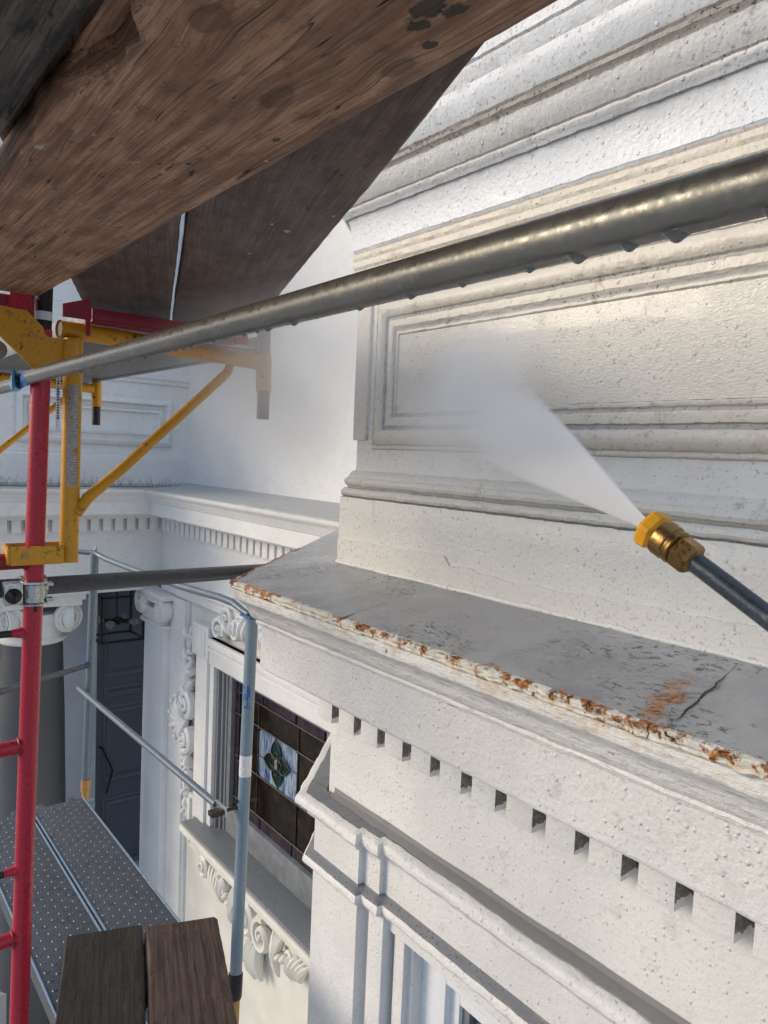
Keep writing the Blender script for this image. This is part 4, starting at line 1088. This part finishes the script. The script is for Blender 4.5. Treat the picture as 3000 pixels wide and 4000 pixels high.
mb = MB(); mb.lathe((TM.x+.0, TM.y, TM.z), (-.1, .99, 0), [(.0245, -.03), (.029, -.03), (.029, .03), (.0245, .03)], 24, cap=False); mb.build('second_collar', 'clamp', cp)

# blue-grey frame posts
def blue_post(p_top, p_bot, label, full):
    t = thing('scaffold_post', p_bot, label, 'scaffold post')
    a = Vector(p_top); b = Vector(p_bot)
    tubeobj('post', [a.lerp(b, i/6) for i in range(7)], .0215, 'bluegrey' if full else 'zinc_blue', t, 22)
    mb = MB(); mb.lathe(a, (0, 0, 1), [(.024, -.005), (.0245, 0), (.0245, .006), (.0, .007)], 20); mb.build('cap', 'bluegrey', t)
    mb = MB(); mb.tube([a, a+Vector((.002, .004, .03)), a+Vector((.004, .006, .042))], [.006, .006, .002], 8); mb.build('locking_stud', 'rail', t)
    return t
ptop, pbot = Vector((-2.374, 1.269, -.600)), Vector((-2.300, 1.206, -1.925))
bp = blue_post(ptop, pbot, 'blue-grey scaffold post in front of the stained glass window', True)
PL = lambda z: ptop.lerp(pbot, (z-ptop.z)/(pbot.z-ptop.z))
mb = MB(); c = PL(-1.08); d_ = (pbot-ptop).normalized(); mb.lathe(c, d_, [(.02185, 0), (.02185, .075)], 24, cap=False); sti = mb.build('label', 'sticker', bp)
mb = MB(); random.seed(3)
for k in range(9):
    a = R(random.uniform(-72, -35)); z = .008+k*.0068; q = c+d_*z+Vector((math.cos(a), math.sin(a), 0))*.0219
    mb.ball(q, .0014, nu=6, nv=4)
mb.build('print', 'ink', sti)
mb = MB(); c = PL(-.86); vs = []; fs = []
for i in range(11):
    a = R(-95+i*8)
    for j in range(9):
        q = PL(-.83-.010*j)+Vector((math.cos(a), math.sin(a), 0))*.0218; vs.append(q)
for i in range(10):
    for j in range(8):
        if nz((i*.41, j*.37, 1), 1.3) > -.05: fs.append((i*9+j, (i+1)*9+j, (i+1)*9+j+1, i*9+j+1))
mb.add(vs, fs); mb.build('paint_smear', 'blue', bp)
mb = MB(); c = PL(-1.245); mb.tube([c+Vector((-.008, -.045, .006)), c+Vector((.006, .05, -.004))], .0065, 8); mb.build('pin', 'black_rod', bp)
mb = MB(); c = PL(-1.225); mb.lathe(c, d_, [(.0218, -.02), (.0222, -.012), (.0222, .04), (.0217, .05)], 20, cap=False, wob=lambda i, j: 1+.006*math.sin(j*7+i)); mb.build('rust_patch', 'rusty_yellow', bp) if False else None
mb = MB(); mb.lathe(pbot, d_, [(.0235, -.07), (.0255, -.065), (.0255, .012), (.024, .02)], 22); mb.build('sleeve', 'black', bp)
mb = MB(); mb.tube([pbot+d_*.015, pbot+d_*1.2], .019, 16); mb.build('lower_leg', 'rusty_yellow', bp)
FT, FB = Vector((-4.01, 1.214, -.575)), Vector((-3.945, 1.165, -1.80))
bp2 = blue_post(FT, FB, 'farther zinc scaffold post standing between column and porch door', False)
mb = MB(); mb.lathe(FB, (0, 0, 1), [(.0245, -.01), (.0245, .05)], 18); mb.build('sleeve', 'rusty_yellow', bp2)
mb = MB(); mb.tube([FB, FB+Vector((.05, -.04, -1.5))], .019, 14); mb.build('lower_leg', 'rusty_yellow', bp2)
# rails and braces between the posts
r2 = thing('guard_rail', (-3.1, 1.25, -.59), 'thin grey guard rail bent down onto the top of the blue-grey post', 'guard rail')
mb = MB(); mb.tube([(-2.385, 1.262, -.583), (-2.43, 1.258, -.575), (-2.50, 1.256, -.560), (-2.62, 1.257, -.561), (-3.024, 1.264, -.583), (-3.55, 1.25, -.588), (-3.90, 1.235, -.585), (-4.01, 1.216, -.568), (-4.10, 1.12, -.565)], [.010, .012, .0138, .0142, .0142, .0142, .014, .0135, .0135], 16); mb.build('tube', 'zinc_blue', r2)
mb = MB(); mb.box(-2.43, -2.355, 1.247, 1.288, -.594, -.586, bev=.003); mb.build('flattened_end', 'blue', r2)
b2 = thing('cross_brace', (-3.1, 1.2, -1.3), 'diagonal zinc cross brace dropping to the blue-grey post', 'brace')
q0, q1 = Vector((-2.335, 1.155, -1.262)), Vector((-3.96, 1.12, -1.262))
q0 = Vector((-2.345, 1.168, -1.268)); q1 = Vector((-3.99, 1.135, -1.272))
mb = MB(); mb.tube([q0.lerp(q1, .04), q0.lerp(q1, .06), q0.lerp(q1, .5), q0.lerp(q1, .95), q1], [.012, .0135, .0135, .0135, .012], 16); mb.build('tube', 'zinc_blue', b2)
mb = MB(); mb.box(q0.x-.07, q0.x+.012, q0.y-.004, q0.y+.004, q0.z-.017, q0.z+.017, bev=.0035); mb.build('flattened_end', 'clamp', b2)
mb = MB(); mb.box(q0.x-.030, q0.x+.005, q0.y-.05, q0.y-.006, q0.z-.012, q0.z+.006, bev=.003); mb.tube([q0+Vector((0, -.045, 0)), q0+Vector((.0, .075, .004))], .006, 8); mb.build('gravity_pin', 'black_rod', b2)
b3 = thing('cross_brace', (-3.6, .9, -1.1), 'thin dark brace crossing behind the red post with a blue tip', 'brace')
mb = MB(); mb.tube([(-3.985, 1.19, -1.15), (-3.80, 1.02, -1.12), (-3.0, .55, -.93), (-2.6, .32, -.85)], [.0135, .0135, .0135, .0135], 14); mb.build('tube', 'tie', b3)
mb = MB(); mb.tube([(-3.985, 1.20, -1.150), (-3.97, 1.165, -1.146), (-3.92, 1.125, -1.14)], [.020, .0185, .0142], 12); mb.build('tip', 'blue', b3)

# perforated steel deck planks
def deck(x0, x1, y0, y1, z, label, seed):
    t = thing('steel_deck', ((x0+x1)/2, (y0+y1)/2, z-.04), label, 'deck plank', 'steel deck planks of the lower platform')
    mb = MB(); mb.box(x0, x1, y0, y1, z-.003, z, bev=.001)
    mb.box(x0, x1, y0, y0+.003, z-.045, z-.003); mb.box(x0, x1, y1-.003, y1, z-.045, z-.003)
    mb.build('plate', 'deck', t)
    for yb in (y0+.005, y1-.005):
        eb = MB(); eb.tube([(x0, yb, z+.001), (x1, yb, z+.001)], .0045, 8); eb.build('edge_bead', 'bead', t)
    db = MB(); rnd = random.Random(seed)
    rows = 7; pitch = .047
    for r_ in range(rows):
        y = y0+.028+(y1-y0-.056)*r_/(rows-1); k = 0; x = x0+.03+(pitch/2 if r_ % 2 else 0)
        while x < x1-.02:
            db.lathe((x, y, z), (0, 0, 1), [(.0085, -.0005), (.0064, .0018), (.0045, .0026), (.0036, .0023), (.0029, -.0008)], 8, cap=True); x += pitch
    dd = db.build('grip_dimples', 'deck_dimple', t); dd['kind'] = 'stuff'
    for yy in (y0+.05, y1-.05):
        mb = MB(); mb.box(x1-.004, x1+.06, yy-.018, yy+.018, z-.035, z+.004, bev=.004); mb.build('hook', 'blue', t)
        mb = MB(); mb.box(x0-.05, x0+.004, yy-.014, yy+.014, z-.035, z-.006, bev=.004); mb.build('hook', 'deck', t)
    return t
M['bead'] = mat_metal('edge_highlight_steel', (.24, .31, .40), .30, .7, .4, bump=.1)  # seam highlights painted in as a lighter blue-grey
M['deck_dimple'] = mat_metal('deck_dimple_steel', (.19, .20, .215), .36, .5, .3, bump=.1)
deck(-3.42, -1.99, .777, 1.004, -1.60, 'perforated steel deck plank nearest the wall below the window', 1)
deck(-3.42, -1.99, .546, .773, -1.602, 'perforated steel deck plank behind the foot of the red post', 2)
mb = MB(); mb.tube([(-3.46, .4, -1.655), (-3.46, 1.06, -1.655)], .019, 14)
tag(mb.build('bearer_tube', 'bluegrey', None, (-3.46, .8, -1.655)), 'blue-grey bearer tube under the far end of the steel deck', 'tube')
# upper aluminium deck between the brackets
ud = thing('aluminium_deck', (-2.9, .87, .30), 'grey underside of the upper deck resting on the yellow bracket arms', 'deck plank')
mb = MB(); mb.box(-3.95, -2.09, .60, 1.125, .300, .306, bev=.001); mb.box(-3.95, -2.09, 1.100, 1.132, .296, .345, bev=.004); mb.box(-3.95, -2.06, .59, .612, .296, .345, bev=.004)
mb.build('frame', 'alu', ud)

# planks
def plank(name, a, b, width, thick, z, mat, label, seed, chips=None, group=None, round_=.006, tilt=0.):
    """plank with its bottom face at z; a,b = plan points of the centre line"""
    a = Vector(a); b = Vector(b); L = (b-a).length; ang = math.atan2(b.y-a.y, b.x-a.x)
    ring = []
    nb = 12; w = width/2
    for i in range(nb+1): ring.append((-w+round_+(width-2*round_)*i/nb, 0., 0))
    ring += [(w-round_*.3, round_*.3, 1), (w, round_, 1)]
    ring += [(w, thick-round_, 1), (w-round_, thick, 2)]
    for i in range(1, nb): ring.append((w-round_-(width-2*round_)*i/nb, thick, 2))
    ring += [(-w+round_, thick, 2), (-w, thick-round_, 3), (-w, round_, 3), (-w+round_*.3, round_*.3, 3)]
    N = int(L/.018); vs = []; fs = []; K = len(ring)
    for i in range(N+1):
        x = -L/2+L*i/N
        for (y, zz, e) in ring:
            dy = .0025*nz((x*3, seed, e), 1.)+.0012*nz((x*20, seed, e+y*3), 1.)
            dz = .0008*nz((x*8, y*60, seed), 1.)
            yy = y; z2 = zz+dz
            if chips and e == chips[0] or (chips and chips[0] == 3 and y < -w+.03 and e == 0):
                cdep = chips[1]*max(0, nz((x*7, seed, 2), 1.)+.55*nz((x*26, seed, 4), 1.)+.25*nz((x*70, zz*200, 4), 1.)+chips[2](x))
                s_ = 1 if chips[0] == 3 else -1
                fall = 1.0 if e == chips[0] else max(0, 1-(y+w)/.03)
                yy += s_*cdep*fall; z2 += cdep*.35*fall*(1 if zz < thick*.5 else 0)
            if abs(y) > w-round_*1.5 or e in (1, 3): yy += dy
            vs.append((x, yy, z2))
    for i in range(N):
        for j in range(K): fs.append((i*K+j, i*K+(j+1) % K, (i+1)*K+(j+1) % K, (i+1)*K+j))
    fs.append(tuple(range(K-1, -1, -1))); fs.append(tuple(N*K+j for j in range(K)))
    mb = MB(); mb.add(vs, fs)
    o = mb.build(name, mat, None, None, True, 40)
    c = (a+b)/2; o.location = (c.x, c.y, z); o.rotation_euler = (tilt, 0, ang)
    return tag(o, label, 'plank', group)
# overhead
plank('wooden_plank', (-1.885, .3225), (1.15, .3175), .236, .042, .331, 'wood_brown', 'wide weathered brown plank overhead with knots and a splintered edge', 3,
      chips=(3, .022, lambda x: -.30+1.2*math.exp(-((x+.30)/.13)**2)))
plank('wooden_plank', (-1.95, .072), (1.15, .066), .226, .042, .336, 'wood_black', 'blackened grey plank overhead in the top left corner', 9)
da = Vector((-.935, .355)); dn = Vector((.355, .935))
def pl2(s, n): return da*s+dn*n
plank('wooden_plank', pl2(2.43, -.079), pl2(-.10, -.079), .228, .040, .3745, 'wood_dark', 'dark wet plank on top, left of the bright gap', 21)
plank('wooden_plank', pl2(2.46, .1625), pl2(-.10, .1625), .238, .040, .3745, 'wood_dark', 'dark wet plank on top, right of the gap, nearest the cornice', 27)
# underfoot
wa = Vector((-.946, .324)); wn = Vector((.324, .946))
def pl3(s, n): return wa*s+wn*n
plank('wooden_plank', pl3(2.46, -.0430), pl3(.2, -.0430), .232, .044, -1.597, 'wood_low_dark', 'dark grimy plank at the bottom left lying on the steel deck', 33)
plank('wooden_plank', pl3(2.44, .1960), pl3(.2, .1960), .230, .046, -1.597, 'wood_low', 'brown grained plank at the bottom beside the blue-grey post', 41, round_=.011)

# ================================================================ pressure washer lance, spray and mist
tip = Vector((-0.3580, 0.5504, -0.0466)); tail = Vector((-0.2539, 0.5516, -0.1041))
ax = (tip-tail).normalized()
wd = thing('washer_lance', tail, 'dark pressure washer lance with brass coupler and yellow nozzle entering from the right', 'lance')
pb = tip-ax*.050
tubeobj('lance_tube', [pb, pb-ax*.25, pb-ax*.55], .0083, 'wand', wd, 22)
mb = MB(); mb.lathe(pb, ax, [(.0086, -.003), (.0125, -.001), (.0138, .002), (.0138, .014), (.0125, .0165)], 6); mb.build('hex_nut', 'brass', wd, ang=20)
mb = MB(); mb.lathe(pb, ax, [(.0120, .0150), (.0145, .0165), (.0145, .019), (.0135, .020), (.0135, .0215), (.0148, .0225), (.0150, .031), (.0145, .033), (.0120, .0335)], 56, wob=lambda i, j: 1.0 if i not in (5, 6) else 1+.018*(j % 2)); mb.build('collar', 'brass', wd)
mb = MB(); mb.lathe(pb, ax, [(.0105, .032), (.0125, .034), (.0150, .037), (.0160, .044), (.0150, .0465), (.0095, .049), (.0050, .051), (.0030, .051)], 48, wob=lambda i, j: (1+.085*(1 if (j % 8) < 3 else 0)) if 1 < i < 5 else 1.0); mb.build('nozzle', 'yplastic', wd, ang=25)

def mat_spray(Ls):
    m = NT('spray_water'); P = m.obj(); X, Y, Z = m.sep(P)
    s_ = m.math('MAXIMUM', X, .012)
    wv = m.math('ADD', m.math('MULTIPLY', s_, .118), .0035); tv = m.math('ADD', m.math('MULTIPLY', s_, .045), .0035)
    ny = m.math('DIVIDE', Y, wv); nz_ = m.math('DIVIDE', Z, tv)
    ey = m.ramp(m.math('ABSOLUTE', ny), 1.0, .72)
    # edges feather out further from the nozzle
    ey2 = m.ramp(m.math('ABSOLUTE', ny), 1.0, .0)
    fth = m.ramp(X, .20, .75)
    e = m.math('ADD', m.math('MULTIPLY', ey, m.math('SUBTRACT', 1.0, fth)), m.math('MULTIPLY', ey2, fth))
    ez = m.ramp(m.math('ABSOLUTE', nz_), 1.0, .35)
    fade = m.math('POWER', m.ramp(X, Ls*.92, .0), 1.5)
    ang_ = m.math('DIVIDE', Y, m.math('ADD', s_, .03)); sv = m.n('ShaderNodeCombineXYZ', None, _0=m.math('MULTIPLY', X, 2.5), _1=m.math('MULTIPLY', ang_, 55), _2=m.math('MULTIPLY', nz_, 1.5)).outputs[0]
    nn = m.noise(sv, 1.0, 3, .65)
    d = m.math('DIVIDE', 42.0, s_)
    d = m.math('MULTIPLY', m.math('MULTIPLY', m.math('MULTIPLY', d, e), ez), fade)
    d = m.math('MULTIPLY', d, m.ramp(nn, .30, .70, .45, 1.35))
    # cloud of splash where the fan breaks up on the wall
    q = m.n('ShaderNodeVectorMath', {'operation': 'LENGTH'}, _0=m.n('ShaderNodeCombineXYZ', None, _0=m.math('MULTIPLY', m.math('SUBTRACT', X, Ls*.80), 1/.42), _1=m.math('MULTIPLY', Y, 1/.25), _2=m.math('MULTIPLY', Z, 1/.15)).outputs[0]).outputs['Value']
    sp2 = m.math('MULTIPLY', m.ramp(q, 1.0, .1), m.ramp(m.noise(P, 7, 3, .6), .3, .7, 1.5, 8.0))
    d = m.math('ADD', d, m.math('MULTIPLY', sp2, m.ramp(X, Ls*.94, Ls*.84)))
    pv = m.n('ShaderNodeVolumePrincipled'); m.put(pv.inputs['Color'], (.98, .981, .986)); m.put(pv.inputs['Density'], d); m.put(pv.inputs['Anisotropy'], .05)
    m.t.links.new(pv.outputs[0], m.out.inputs['Volume']); return m.m
target = Vector((-1.45, 1.325, .185))
sx_ = (target-tip).normalized(); Ls = (target-tip).length
fan = Vector((.84, .0, .54)); sy_ = (fan-sx_*fan.dot(sx_)).normalized(); sz_ = sx_.cross(sy_)
mb = MB(); vs = []; fs = []; n = 24; K = 14
for i in range(K+1):
    x = -.002+Ls*.945*i/K; s_ = max(.012, x)
    fl = max(0., min(1., (x-Ls*.40)/(Ls*.25))); fl = fl*fl*(3-2*fl)
    wv = s_*.118+.0035+.115*fl; tv = s_*.045+.0035+.09*fl
    for j in range(n):
        a = 2*math.pi*j/n; vs.append((x, wv*1.01*math.copysign(abs(math.cos(a))**.8, math.cos(a)), tv*1.01*math.copysign(abs(math.sin(a))**.8, math.sin(a))))
for i in range(K):
    for j in range(n): fs.append((i*n+j, i*n+(j+1) % n, (i+1)*n+(j+1) % n, (i+1)*n+j))
fs.append(tuple(range(n-1, -1, -1))); fs.append(tuple(K*n+j for j in range(n)))
mb.add(vs, fs); sp = mb.build('water_spray', mat_spray(Ls), None)
sp.matrix_world = Matrix(((sx_.x, sy_.x, sz_.x, tip.x), (sx_.y, sy_.y, sz_.y, tip.y), (sx_.z, sy_.z, sz_.z, tip.z), (0, 0, 0, 1)))
tag(sp, 'white fan of pressurised water from the yellow nozzle to the panel', 'water spray', kind='stuff')

def mat_mist(dens=2.1, nsc=1.6):
    m = NT('mist'); P = m.obj()
    ln = m.n('ShaderNodeVectorMath', {'operation': 'LENGTH'}, _0=P).outputs['Value']
    f = m.ramp(ln, 1.0, .15); nn = m.noise(P, nsc, 3, .6)
    d = m.math('MULTIPLY', m.math('MULTIPLY', f, m.ramp(nn, .28, .72, .25, 1.4)), dens)
    pv = m.n('ShaderNodeVolumePrincipled'); m.put(pv.inputs['Color'], (.992, .992, .995)); m.put(pv.inputs['Density'], d); m.put(pv.inputs['Anisotropy'], .2)
    m.t.links.new(pv.outputs[0], m.out.inputs['Volume']); return m.m
mb = MB(); mb.ball((0, 0, 0), 1.0, nu=24, nv=14); mi = mb.build('mist', mat_mist(), None)
mi.location = (-1.95, 1.10, .25); mi.scale = (.86, .40, .44); mi.rotation_euler = (0, 0, R(-20))
tag(mi, 'pale drifting mist thrown back from the wall beside the panel', 'mist', kind='stuff')
